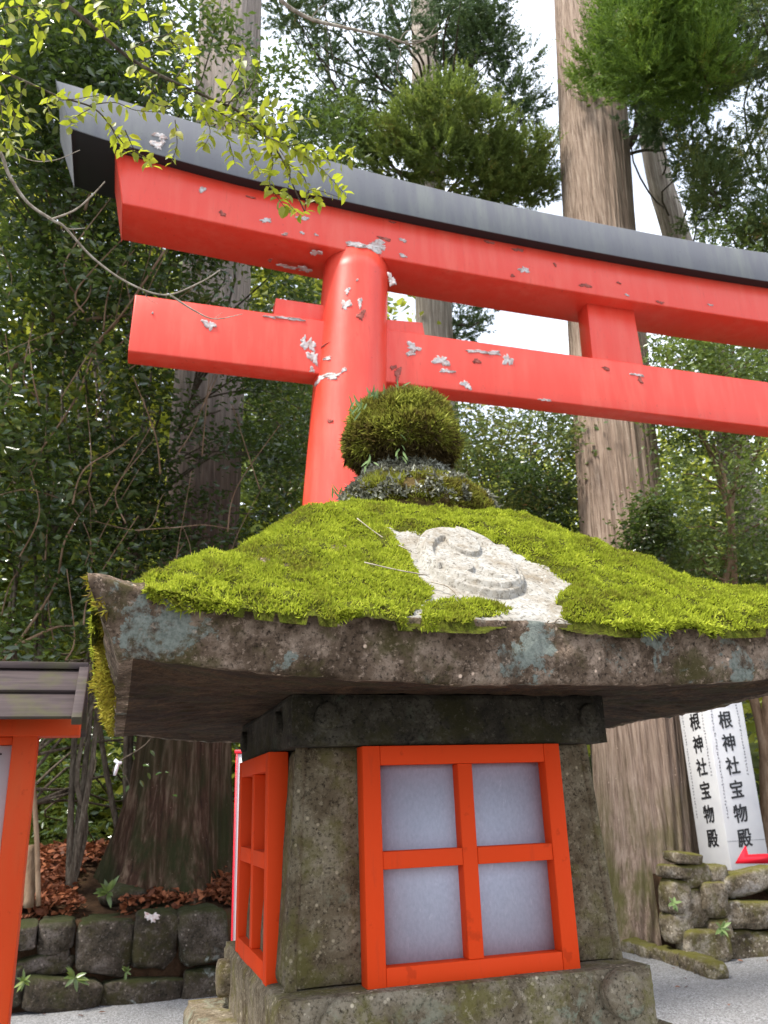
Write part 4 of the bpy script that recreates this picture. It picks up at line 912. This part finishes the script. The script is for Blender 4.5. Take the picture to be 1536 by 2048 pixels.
twig([(440, 205), (470, 200), (500, 175), (520, 120), (510, 150)], .002, .0008, leafy_=.5)
sec = [(-60, 110), (0, 140), (55, 165), (115, 192), (185, 215), (220, 250), (250, 290), (300, 320)]
twig(sec, .004, .001, leafy_=.45)
def spray(pts_, **k):
    for pl in pts_: twig(pl, .0016, .0007, d0=DD+rng.uniform(-.12, .12), d1=DD+rng.uniform(-.2, .2), **k)
spray([[(420, 215), (470, 240), (520, 250), (570, 245), (630, 235)], [(475, 222), (540, 215), (590, 235)], [(500, 250), (560, 280), (620, 300), (700, 305)], [(530, 272), (590, 300), (650, 345), (695, 395)], [(540, 290), (545, 330), (540, 370), (570, 415)],
       [(565, 320), (605, 350), (620, 390), (640, 410)], [(450, 250), (460, 290), (470, 330)], [(400, 215), (420, 260), (410, 290)], [(350, 240), (354, 290), (342, 325)], [(490, 250), (500, 300), (520, 350)], [(600, 330), (640, 320), (700, 320)], [(380, 210), (440, 225), (540, 235)], [(560, 300), (580, 340), (575, 400), (600, 430)]], leafy_=1.25)
spray([[(300, 140), (290, 175), (270, 150)], [(265, 120), (280, 150), (310, 190), (330, 215)], [(320, 150), (300, 200), (340, 215)], [(190, 55), (230, 45), (260, 20), (270, -20)], [(210, 75), (200, 40), (190, 10), (180, -30)], [(250, 105), (300, 80), (350, 60), (330, 20)],
       [(280, 125), (330, 100), (380, 80)], [(300, 60), (290, 20), (250, -20)], [(350, 160), (380, 100), (360, 60)], [(165, 35), (150, 60), (145, 75)], [(440, 205), (480, 130), (470, 90)], [(360, 170), (380, 140), (370, 110)], [(300, 80), (340, 85), (375, 95)]], leafy_=.85)
spray([[(-40, 60), (10, 50), (60, 30), (90, 20)], [(-40, 20), (20, 15), (80, 10), (120, 20)], [(-50, 150), (0, 165), (20, 200), (30, 240)], [(-40, 180), (20, 220), (60, 260)], [(55, 165), (40, 200), (60, 240), (70, 270)], [(115, 192), (95, 200), (100, 230)], [(0, 200), (10, 260), (30, 300)], [(185, 215), (150, 235), (140, 250)],
       [(220, 250), (235, 280), (245, 300)], [(110, 190), (130, 200), (200, 190)], [(-40, 240), (0, 290), (60, 300), (100, 310)], [(60, 30), (90, 70), (70, 90)], [(-30, 90), (20, 100), (0, 130)], [(180, 210), (230, 205), (270, 220), (330, 225)]], leafy_=1.0, L=.033)
spray([[(610, 425), (620, 380), (680, 395)], [(240, 300), (290, 318), (305, 330)], [(250, 260), (270, 300), (300, 320)]], leafy_=.9, L=.03)
A0 = atd(95, -40, DD); A1 = atd(-60, 110, DD)
for A_ in (A0, A1): mt.tube(spline([A_, A_+np.array([-.7, .05, .1]), np.array([-2.2, 2.85, 3.0+.4*(A_ is A0)]), np.array([-2.6, 2.9, 2.4])], 16), np.linspace(.0065, .06, 16), 8)
mt.build('bough', M['twig'], ov, True)
trunk('trunk', [(-2.6, 2.9, -.1), (-2.55, 2.95, 1.4), (-2.62, 2.9, 2.6), (-2.7, 2.9, 5)], [.12, .1, .08, .03], M['twig'], ov, 3, 30, 30, .03, 8)
V, T, Q = leaf6(np.array(LP), np.array(LD), np.array(LN), np.array(LL), np.array(LL)*.27, .2, .12); mk('leaves', V, [T, Q], M['yellow_leaf'], ov)

def bare(label, polys, d, mat, trunkto):
    o_ = thing('bare_branch', label, 'branch', tuple(trunkto)); m = MB()
    for pl, r0, r1 in polys: m.tube(spline([atd(x, y, d) for x, y in pl], 6*len(pl)), np.linspace(r0, r1, 6*len(pl)), 6)
    first = atd(*polys[0][0][0], d); m.tube(spline([np.array(trunkto), (np.array(trunkto)+first)/2+np.array([0, 0, .2]), first], 10), np.linspace(polys[0][1]*2.2, polys[0][1], 10), 6)
    m.build('stem', mat, o_, True); return o_
bare('long curved leafless branch hanging in front of the left ends of the red beams', [([(-40, 270), (0, 305), (18, 350), (55, 405), (105, 440), (130, 455), (185, 515), (255, 565), (330, 590), (400, 565), (440, 540)], .0075, .0025),
     ([(105, 438), (150, 420), (185, 390), (210, 363)], .004, .002), ([(340, 590), (390, 622), (430, 638), (485, 628)], .0045, .0015), ([(118, 448), (140, 458), (170, 456)], .003, .001), ([(430, 636), (445, 625)], .0015, .001), ([(290, 590), (300, 600), (315, 607)], .002, .001), ([(0, 290), (60, 320), (110, 320), (160, 300)], .002, .001), ([(160, 360), (120, 390), (60, 395), (30, 400)], .0, .0)][:7], 3.6, M['twig_pale'], (-2.4, 4.2, 3.4))
bare('pale leafless twig crossing the sky at the top centre', [([(555, -40), (562, 0), (620, 37), (690, 55), (768, 72), (826, 87), (885, 62)], .010, .003), ([(622, 37), (640, 15), (660, 8)], .003, .001), ([(810, 83), (850, 78), (870, 55), (878, 45)], .003, .001), ([(800, 80), (815, 62), (855, 60)], .003, .001), ([(768, 72), (800, 100), (795, 140), (820, 150)], .003, .001)], 4.2, M['twig_pale'], (.9, 4.0, 8.5))

# ------------------------------------------------------------------ stone walls
def boulder(name, x0, y0, x1, y1, Yf, dep, mat, parent, seed, k=.26):
    kd = dep*.5 if x0 > 1000 else 0; a = aty(x0, y1, Yf+kd); b = aty(x1, y0, Yf+kd); c = (a+b)/2; c[1] = Yf+dep*.5; h = np.array([abs(b[0]-a[0])/2, dep/2, abs(b[2]-a[2])/2])*1.03
    n1, n2 = 30, 44; th1 = np.linspace(-math.pi/2, math.pi/2, n1)[:, None]; th2 = np.linspace(0, 2*math.pi, n2, endpoint=False)[None]
    sp = lambda v, e: np.sign(v)*np.abs(v)**e
    P = np.stack([sp(np.cos(th1), k)*sp(np.cos(th2), k), sp(np.cos(th1), k)*sp(np.sin(th2), k), sp(np.sin(th1), k)+0*th2], -1)
    rg = np.random.default_rng(seed); an_ = rg.normal()*.09
    P = P*(1+.0*P); pl_ = np.random.default_rng(seed+900).normal(size=(6, 3)); pl_ = unit(pl_)
    for q_ in pl_:
        dd_ = (P@q_)-1.12; P = P-np.clip(dd_, 0, 9)[..., None]*q_*.85
    W_ = P*h; W_ = W_+unit(P)*(fbm(P*1.3+seed*3.7, seed)*.20*h.min()+fbm(P*4+seed, seed+1)*.07*h.min()+fbm(P*11, seed+2, 2)*.03*h.min())[..., None]
    W_ = np.stack([W_[..., 0]*math.cos(an_)-W_[..., 2]*math.sin(an_), W_[..., 1], W_[..., 0]*math.sin(an_)+W_[..., 2]*math.cos(an_)], -1)
    return mk(name, (W_+c).reshape(-1, 3), grid_faces(n1, n2), mat, parent, True)
wl = thing('stone_wall', 'low mossy retaining wall of squared stones holding the leaf strewn bank at left', 'stone wall', (0, 8.4, 0), 'dry stone retaining walls')
L_ = [(-70, 1850, 20, 1930), (18, 1845, 76, 1905), (70, 1838, 150, 1916), (20, 1905, 140, 1950), (146, 1836, 272, 1960), (262, 1822, 360, 1940), (354, 1815, 458, 1936), (-60, 1930, 50, 2030), (42, 1950, 208, 2036), (200, 1952, 372, 2026), (366, 1932, 475, 2016), (-160, 1840, -65, 2040), (60, 1912, 150, 1955), (455, 1880, 560, 2010)]
for i, q in enumerate(L_): boulder('stone', *q, 8.28+rng.uniform(-.03, .05), .45, M['wall_stone'], wl, i)
a, b = aty(-170, 2035, 8.5), aty(560, 1850, 8.5); m = MB(); m.box((a[0], 8.42, -.1), (b[0]-.15, 8.9, .66)); m.build('backing', M['soil'], wl)
wr = thing('stone_wall', 'rough wall of yellow mossed rocks below the white sign pillar at right', 'stone wall', (6, 7.7, 0), 'dry stone retaining walls')
R_ = [(1339, 1702, 1392, 1729), (1325, 1728, 1372, 1758), (1362, 1725, 1405, 1775), (1398, 1728, 1440, 1764), (1434, 1735, 1548, 1792), (1354, 1772, 1402, 1856), (1398, 1762, 1437, 1836), (1440, 1796, 1550, 1860), (1367, 1853, 1443, 1928), (1415, 1836, 1447, 1884), (1442, 1857, 1494, 1935), (1489, 1858, 1560, 1932), (1333, 1758, 1364, 1828), (1338, 1820, 1371, 1886), (1545, 1730, 1640, 1800), (1548, 1800, 1650, 1930)]
for i, q in enumerate(R_): boulder('rock', *q, 7.6+rng.uniform(-.06, .05), .26, M['rock_yellow'], wr, i+40, .34)
a = aty(1350, 1740, 7.8); b = aty(1640, 1740, 7.8); m = MB(); m.box((a[0], 7.78, -.1), (b[0], 8.2, a[2]-.06)); m.build('backing', M['soil'], wr)
# kerb stones in front of the pale cedar
for i, (x0, y0, x1, y1, r_, lb) in enumerate([(1250, 1884, 1312, 1903, .075, 'mossy kerb stone nearest the lantern post at right'), (1308, 1898, 1372, 1917, .07, 'kerb stone in the middle of the row before the pale cedar'), (1368, 1914, 1442, 1942, .08, 'rounded kerb stone at the far right end of the row below the rough rocks')]):
    a, b = atz(x0, y0+4, .05), atz(x1, y1+4, .05); ln_ = np.linalg.norm(b-a)/2; n1, n2 = 34, 30; tx = np.linspace(-1, 1, n1)[:, None]; ta = np.linspace(0, 2*math.pi, n2, endpoint=False)[None]
    e_ = np.clip(1-np.abs(tx)**7, 0, 1)**.35; sp = lambda v, e: np.sign(v)*np.abs(v)**e
    P = np.stack([tx*ln_*(.88+.05*i)+0*ta, sp(np.cos(ta), .4)*e_*r_*1.25, sp(np.sin(ta), .4)*e_*r_], -1); P = P+unit(P)*(fbm(P*5+i, i)*.07+fbm(P*19, i, 3)*.03)[..., None]
    u_ = (b-a)/np.linalg.norm(b-a); v_ = unit(np.cross([0, 0, 1.], u_)); w_ = np.cross(u_, v_)
    V = ((a+b)/2+P[..., :1]*u_+P[..., 1:2]*v_+P[..., 2:]*w_).reshape(-1, 3); m = MB(); m.f = grid_faces(n1, n2)
    o = mk('kerb_stone', V, m.f, M['rock_yellow'], None, True); tag(o, lb, 'kerb stone', 'kerb stones edging the gravel')
c = atz(1540, 1952, .0); o = boulder('kerb_stone', 1490, 1936, 1570, 1958, c[1]+.1, .35, M['rock_yellow'], None, 99, .6); tag(o, 'flat grey kerb stone lying on the gravel at the right edge', 'kerb stone', 'kerb stones edging the gravel')

# leaf litter on the bank
x = rng.uniform(-1.6, 1.5, 9000); y = 8.5+rng.random(9000)**1.4*2.2; zz = terrain(x, y)+.06+.05*fbm(np.stack([x, y, x*0], -1)*2.5, 6)
k = fbm(np.stack([x, y, x*0], -1)*1.2, 19) > -.12; P = np.stack([x, y, zz+rng.random(9000)*.03], -1)[k]; n_ = len(P)
V, T, Q = leaf6(P, unit(rng.normal(size=(n_, 3))*np.array([1, 1, .35])), unit(rng.normal(size=(n_, 3))*.6+np.array([0, -.3, 1])), rng.uniform(.05, .11, n_), rng.uniform(.016, .032, n_), .35, .1)
o = mk('leaf_litter', V, [T, Q], M['litter']); tag(o, 'brown fallen leaves covering the bank behind the left wall', 'fallen leaves', kind='stuff')
x = rng.uniform(-1.5, 8, 150); y = rng.uniform(4.5, 8.2, 150); P = np.stack([x, y, x*0+.012], -1)
V, T, Q = leaf6(P, unit(rng.normal(size=(150, 3))*np.array([1, 1, .08])), unit(rng.normal(size=(150, 3))*.2+np.array([0, 0, 1])), rng.uniform(.03, .07, 150), rng.uniform(.010, .018, 150), .3, .05)
o = mk('scattered_leaves', V, [T, Q], M['litter']); tag(o, 'few dead leaves blown over the grey gravel', 'fallen leaves', kind='stuff')
o = boulder('mossy_rock', 195, 1768, 300, 1822, 8.75, .5, M['rock_yellow'], None, 60, .7); o.data.materials[0] = M['wall_stone']; tag(o, 'rounded mossy rock among the fallen leaves on top of the left wall', 'rock')
c = aty(304, 1834, 8.27); V, F = flake_mesh(c, np.array([1., 0, 0]), np.array([0, 0, 1.]), np.array([0, -1., 0]), .05, .04, 8); V = [np.array(q)+np.array([0, -.02, 0]) for q in V]; mk('white_patch', V, F, M['plaster'], wl, True)
# little plants rooted in the wall joints
for (px, py, sz, lb) in [(150, 1955, .075, 'small green sprig with pointed leaves growing from a joint in the left wall'), (48, 1962, .05, 'tiny sprig low in the left wall beside the orange post'), (252, 1943, .04, 'tiny sprig high in the left wall right of the pointed leaved sprig'), (215, 1785, .09, 'leafy seedling on the mossy rock at left')]:
    c = aty(px, py, 8.2 if py > 1800 else 8.62); k = 11; P = np.tile(c, (k, 1)); Dv = unit(rng.normal(size=(k, 3))*np.array([1, .5, 1])+np.array([0, -.5, .1]))
    V, T, Q = leaf6(P, Dv, np.tile([0, -.8, .6], (k, 1)), sz*(.7+.6*rng.random(k))*1.5, sz*.24, .2); o = mk('wall_plant', V, [T, Q], M['camellia_light']); tag(o, lb, 'plant', 'sprigs growing in the left wall')
for (px, py, sz, lb) in [(1347, 1806, .05, 'bright green sprig high between the right wall rocks'), (1442, 1856, .06, 'bright green sprig in the middle gap of the right wall')]:
    c = aty(px, py, 7.45); k = 10; Dv = unit(rng.normal(size=(k, 3))*np.array([1, .5, 1])+np.array([0, -.5, -.2]))
    V, T, Q = leaf6(np.tile(c, (k, 1)), Dv, np.tile([0, -.8, .6], (k, 1)), sz*(.7+.6*rng.random(k))*1.5, sz*.3, .2); o = mk('wall_plant', V, [T, Q], M['fern']); tag(o, lb, 'plant', 'sprigs growing in the right wall')

# ------------------------------------------------------------------ roofed notice board at the left edge
NY = 3.2
nb_ = thing('notice_board', 'orange framed notice board with a small plank roof at the left edge', 'notice board', (-.75, NY, 0))
xr_ = -.263; xl = -1.35
m = MB(); m.box((xr_-.078, NY-.045, 0), (xr_, NY+.045, 1.84)); bevel(m.build('post', M['sign_orange'], nb_), .003)
m = MB(); m.box((xl, NY-.045, 0), (xl+.078, NY+.045, 1.84)); bevel(m.build('post', M['sign_orange'], nb_), .003)
zb = aty(2, 1766, NY)[2]
m = MB(); m.box((xl+.079, NY-.03, zb-.07), (xr_-.079, NY+.03, zb)); bevel(m.build('rail', M['sign_orange'], nb_), .003)
m = MB(); m.box((xl-.12, NY-.05, 1.802), (xr_+.135, NY+.05, 1.86)); bevel(m.build('head_beam', M['sign_orange'], nb_), .003); m = MB(); m.box((xl+.079, NY-.034, 1.775), (xr_-.079, NY+.034, 1.801)); bevel(m.build('rail', M['sign_orange'], nb_), .003)
m = MB(); m.box((xl+.079, NY-.012, zb+.001), (xr_-.079, NY+.012, 1.774)); pn = m.build('panel', M['white'], nb_)
m = MB()
for (px, py, w_, h_) in [(2, 1508, .012, .010)]:
    c = aty(px, py, NY-.016); m.box((c[0]-w_, NY-.0150, c[2]-h_*.25), (c[0]+w_*.2, NY-.0121, c[2]+h_*.3))
m.build('lettering', M['ink'], pn, False, True)
# roof: two sloping planks on the near side, two on the far side, end battens
def slab4(m, x0, x1, p0, p1, th):    # p=(y,z) eave and upper edge
    d = np.array([p1[0]-p0[0], p1[1]-p0[1]]); nrm = np.array([-d[1], d[0]])/np.linalg.norm(d)*th
    if nrm[1] < 0: nrm = -nrm
    m.hexa([(x0, p0[0], p0[1]), (x1, p0[0], p0[1]), (x1, p1[0], p1[1]), (x0, p1[0], p1[1]), (x0, p0[0]+nrm[0], p0[1]+nrm[1]), (x1, p0[0]+nrm[0], p0[1]+nrm[1]), (x1, p1[0]+nrm[0], p1[1]+nrm[1]), (x0, p1[0]+nrm[0], p1[1]+nrm[1])])
E0 = aty(0, 1440, NY-.22); R0_ = aty(0, 1342, NY+.0); xe = aty(160, 1345, NY)[0]
for sgn in (-1, 1):
    yy = lambda a: NY+sgn*a
    m = MB(); slab4(m, xl-.2, xe, (yy(.235), E0[2]), (yy(.12), (E0[2]+R0_[2])/2-.004), .012); slab4(m, xl-.2, xe, (yy(.135), (E0[2]+R0_[2])/2+.002), (yy(.0), R0_[2]), .012)
    bevel(m.build('roof_plank', M['plank'], nb_), .002)
    for xa_, xb_ in ((xe-.002, xe+.030), (xl-.232, xl-.2)):
        m = MB(); slab4(m, xa_, xb_, (yy(.255), E0[2]-.020), (yy(.0), R0_[2]+.0), .030); bevel(m.build('end_batten', M['plank'], nb_), .002)
m = MB(); m.box((xl-.2, NY-.03, R0_[2]+.006), (xe+.028, NY+.03, R0_[2]+.030)); bevel(m.build('ridge_board', M['plank'], nb_), .002)

# thin wooden stake behind the board
a = aty(77, 1812, 8.5); b = aty(66, 1560, 8.5); m = MB(); m.tube(spline([a, (a+b)/2+np.array([.01, 0, 0]), b], 8), .022, 8); o = m.build('wooden_stake', M['bark_smooth'], None, True); tag(o, 'thin brown stake standing in the fallen leaves behind the orange post', 'stake', 'stakes in the bank')
a = aty(57, 1815, 8.6); b = aty(60, 1690, 8.6); m = MB(); m.tube(spline([a, (a+b)/2+np.array([.01, 0, 0]), b], 8), .045, 8); o = m.build('wooden_stake', M['bark_smooth'], None, True); tag(o, 'short thick stake beside the thin one behind the orange post', 'stake', 'stakes in the bank')

# paper fortune strip knotted on a twig
pt = thing('paper_strip', 'white paper fortune strip knotted on a twig below the left corner of the lantern roof', 'paper strip', tuple(atd(235, 1530, 6.6)))
m = MB(); c = [atd(x, y, 6.6) for x, y in [(229, 1551), (233, 1536), (236, 1524)]]; m.tube(c, [.010, .014, .010], 4)
m.tube([atd(x, y, 6.6) for x, y in [(229, 1520), (236, 1526), (244, 1525)]], [.012, .014, .010], 4); m.build('paper', M['strip'], pt)
m = MB(); m.tube(spline([atd(x, y, 6.6) for x, y in [(330, 1440), (290, 1490), (236, 1524), (225, 1545)]], 10), .004, 5); m.tube(spline([atd(x, y, 6.62) for x, y in [(236, 1524), (255, 1560), (262, 1580)]], 6), .003, 5); m.build('twig', M['twig'], pt)
P = np.array([atd(x, y, 6.6) for x, y in [(248, 1555), (258, 1570), (280, 1560), (295, 1545), (310, 1550), (285, 1530), (330, 1545), (265, 1510), (300, 1500), (345, 1590), (320, 1470)]]); k = len(P)
V, T, Q = leaf6(P, unit(rng.normal(size=(k, 3))+np.array([.5, 0, -.3])), np.tile([0, -.7, .7], (k, 1)), .06, .014, .2); mk('leaves', V, [T, Q], M['camellia'], pt)

# white upright board with red edge behind the lantern
BYY = 4.6
a = aty(468, 1500, BYY); b = aty(445, 1905, BYY)
ub = thing('upright_sign', 'tall white board with a thin red edge just behind the left side of the lantern', 'sign', ((a[0]+b[0])/2+.3, BYY, 0))
xl2 = aty(470, 1700, BYY)[0]-.012; xw = .5; zt = a[2]-.02
m = MB(); m.box((xl2+.007, BYY, .12), (xl2+.012, BYY+.03, zt)); m.box((xl2+xw, BYY, .12), (xl2+xw+.012, BYY+.03, zt)); m.box((xl2, BYY, zt+.0005), (xl2+xw+.012, BYY+.03, zt+.02)); m.build('red_frame', M['arrow'], ub)
m = MB(); m.box((xl2+.0125, BYY+.005, .12), (xl2+xw-.0005, BYY+.025, zt-.0005)); ubp = m.build('board', M['white'], ub)
m = MB()
for z0_, z1_ in ((zt-.2, zt-.06), (zt-.3, zt-.23)): m.box((xl2+.05, BYY-.002, z0_), (xl2+.4, BYY+.0045, z1_))
m.build('picture', M['print'], ubp, False, True)
m = MB(); m.box((xl2+.04, BYY-.002, zt-.055), (xl2+.45, BYY+.0045, zt-.035)); m.build('red_band', M['arrow'], ubp, False, True)
for u_ in (.1, .36):
    m = MB(); m.box((xl2+u_, BYY+.031, 0), (xl2+u_+.05, BYY+.06, zt)); m.build('leg', M['plank'], ub)

# white square pillar sign on the right bank
SX, SY = 6.49, 8.02; SW = .5
c0 = aty(1461, 1727, SY); zb_ = c0[2]-.04; SX = c0[0]; ztp = 2.95
ps = thing('sign_pillar', 'white square sign pillar lettered in black on two faces behind the rough rocks at right', 'sign', (SX+SW/2, SY+SW/2, .8))
m = MB(); m.box((SX, SY, .6), (SX+SW, SY+SW, ztp)); body = m.build('pillar_body', M['white'], ps); bevel(body, .006)
ym = aty(1480, 1681, SY)[2]
m = MB(); m.box((SX+.004, SY-.003, ym-.002), (SX+SW-.004, SY-.0005, ym+.002)); m.build('rule_line', M['ink2'], body, False, True)
def text_mesh(name, s, size, pos, xdir, updir, mat, parent, bold=0., sx=1.):
    cu = bpy.data.curves.new('t', 'FONT'); cu.body = s; cu.size = size; cu.align_x = 'CENTER'; cu.align_y = 'CENTER'; cu.offset = bold; cu.extrude = .001
    ob = bpy.data.objects.new('t', cu); COL.objects.link(ob); bpy.context.view_layer.update()
    me = bpy.data.meshes.new_from_object(ob.evaluated_get(bpy.context.evaluated_depsgraph_get())); bpy.data.objects.remove(ob)
    xd, ud = np.array(xdir, float), np.array(updir, float); nd = np.cross(xd, ud); co = np.empty(len(me.vertices)*3); me.vertices.foreach_get('co', co); co = co.reshape(-1, 3)
    W_ = np.array(pos)+co[:, :1]*sx*xd+co[:, 1:2]*ud+co[:, 2:]*nd; F = [tuple(p.vertices) for p in me.polygons]; bpy.data.meshes.remove(me)
    return W_, F
chars = '箱根神社宝物殿'; zk = [aty(1468, 1442, SY)[2], aty(1500, 1678, SY)[2]]; dz = (zk[0]-zk[1])/5
for face in (0, 1):
    m = MB()
    for i, ch in enumerate(chars):
        z_ = zk[0]+dz*(1-i)
        if face == 0: pos = (SX+SW*.46, SY-.003, z_); xd = (1, 0, 0)
        else: pos = (SX-.003, SY+SW*.46, z_); xd = (0, -1, 0)
        V, F = text_mesh('t', ch, dz*.80, pos, xd, (0, 0, 1), M['ink'], None, 0., .95)
        V = np.array(V); V[:, 2] += (V[:, 0]-pos[0]+(pos[1]-V[:, 1]))*.10
        for kx, kz in ((0, 0), (.005, 0), (.0025, .004), (-.004, .002), (.001, -.004)):
            m.add(V+np.array([kx if face == 0 else -abs(kx)*.05, -abs(kx)*.05 if face == 0 else -kx, kz]), F)
    # side columns of tiny characters too small to read
    rg = np.random.default_rng(5+face)
    for u0, za, zb2 in ((.12, zk[0]+dz*1.4, zk[1]+dz*.8), (.83, zk[0]+dz*1.4, zk[0]-dz*2.3)):
        z_ = za
        while z_ > zb2:
            for _ in range(3):
                a_, b_ = rg.uniform(-.008, .008, 2); l_, h_ = rg.uniform(.003, .010), rg.uniform(.002, .004)
                u = u0*SW+a_; zz_ = z_+b_
                if rg.random() < .5: l_, h_ = h_, l_
                if face == 0: m.box((SX+u-l_, SY-.003, zz_-h_), (SX+u+l_, SY-.0005, zz_+h_), 1)
                else: m.box((SX-.003, SY+SW-u-l_, zz_-h_), (SX-.0005, SY+SW-u+l_, zz_+h_), 1)
            z_ -= .034
    m.build('lettering', [M['ink'], M['ink2']], body, False, True)
m = MB(); ar = [aty(x, y, SY) for x, y in [(1470, 1727), (1491, 1690), (1496, 1709), (1560, 1706), (1560, 1727)]]
m.prism([(q[0], q[2]) for q in ar][::-1], SY-.0035, SY-.0005); m.build('arrow', M['arrow'], body, False, True)
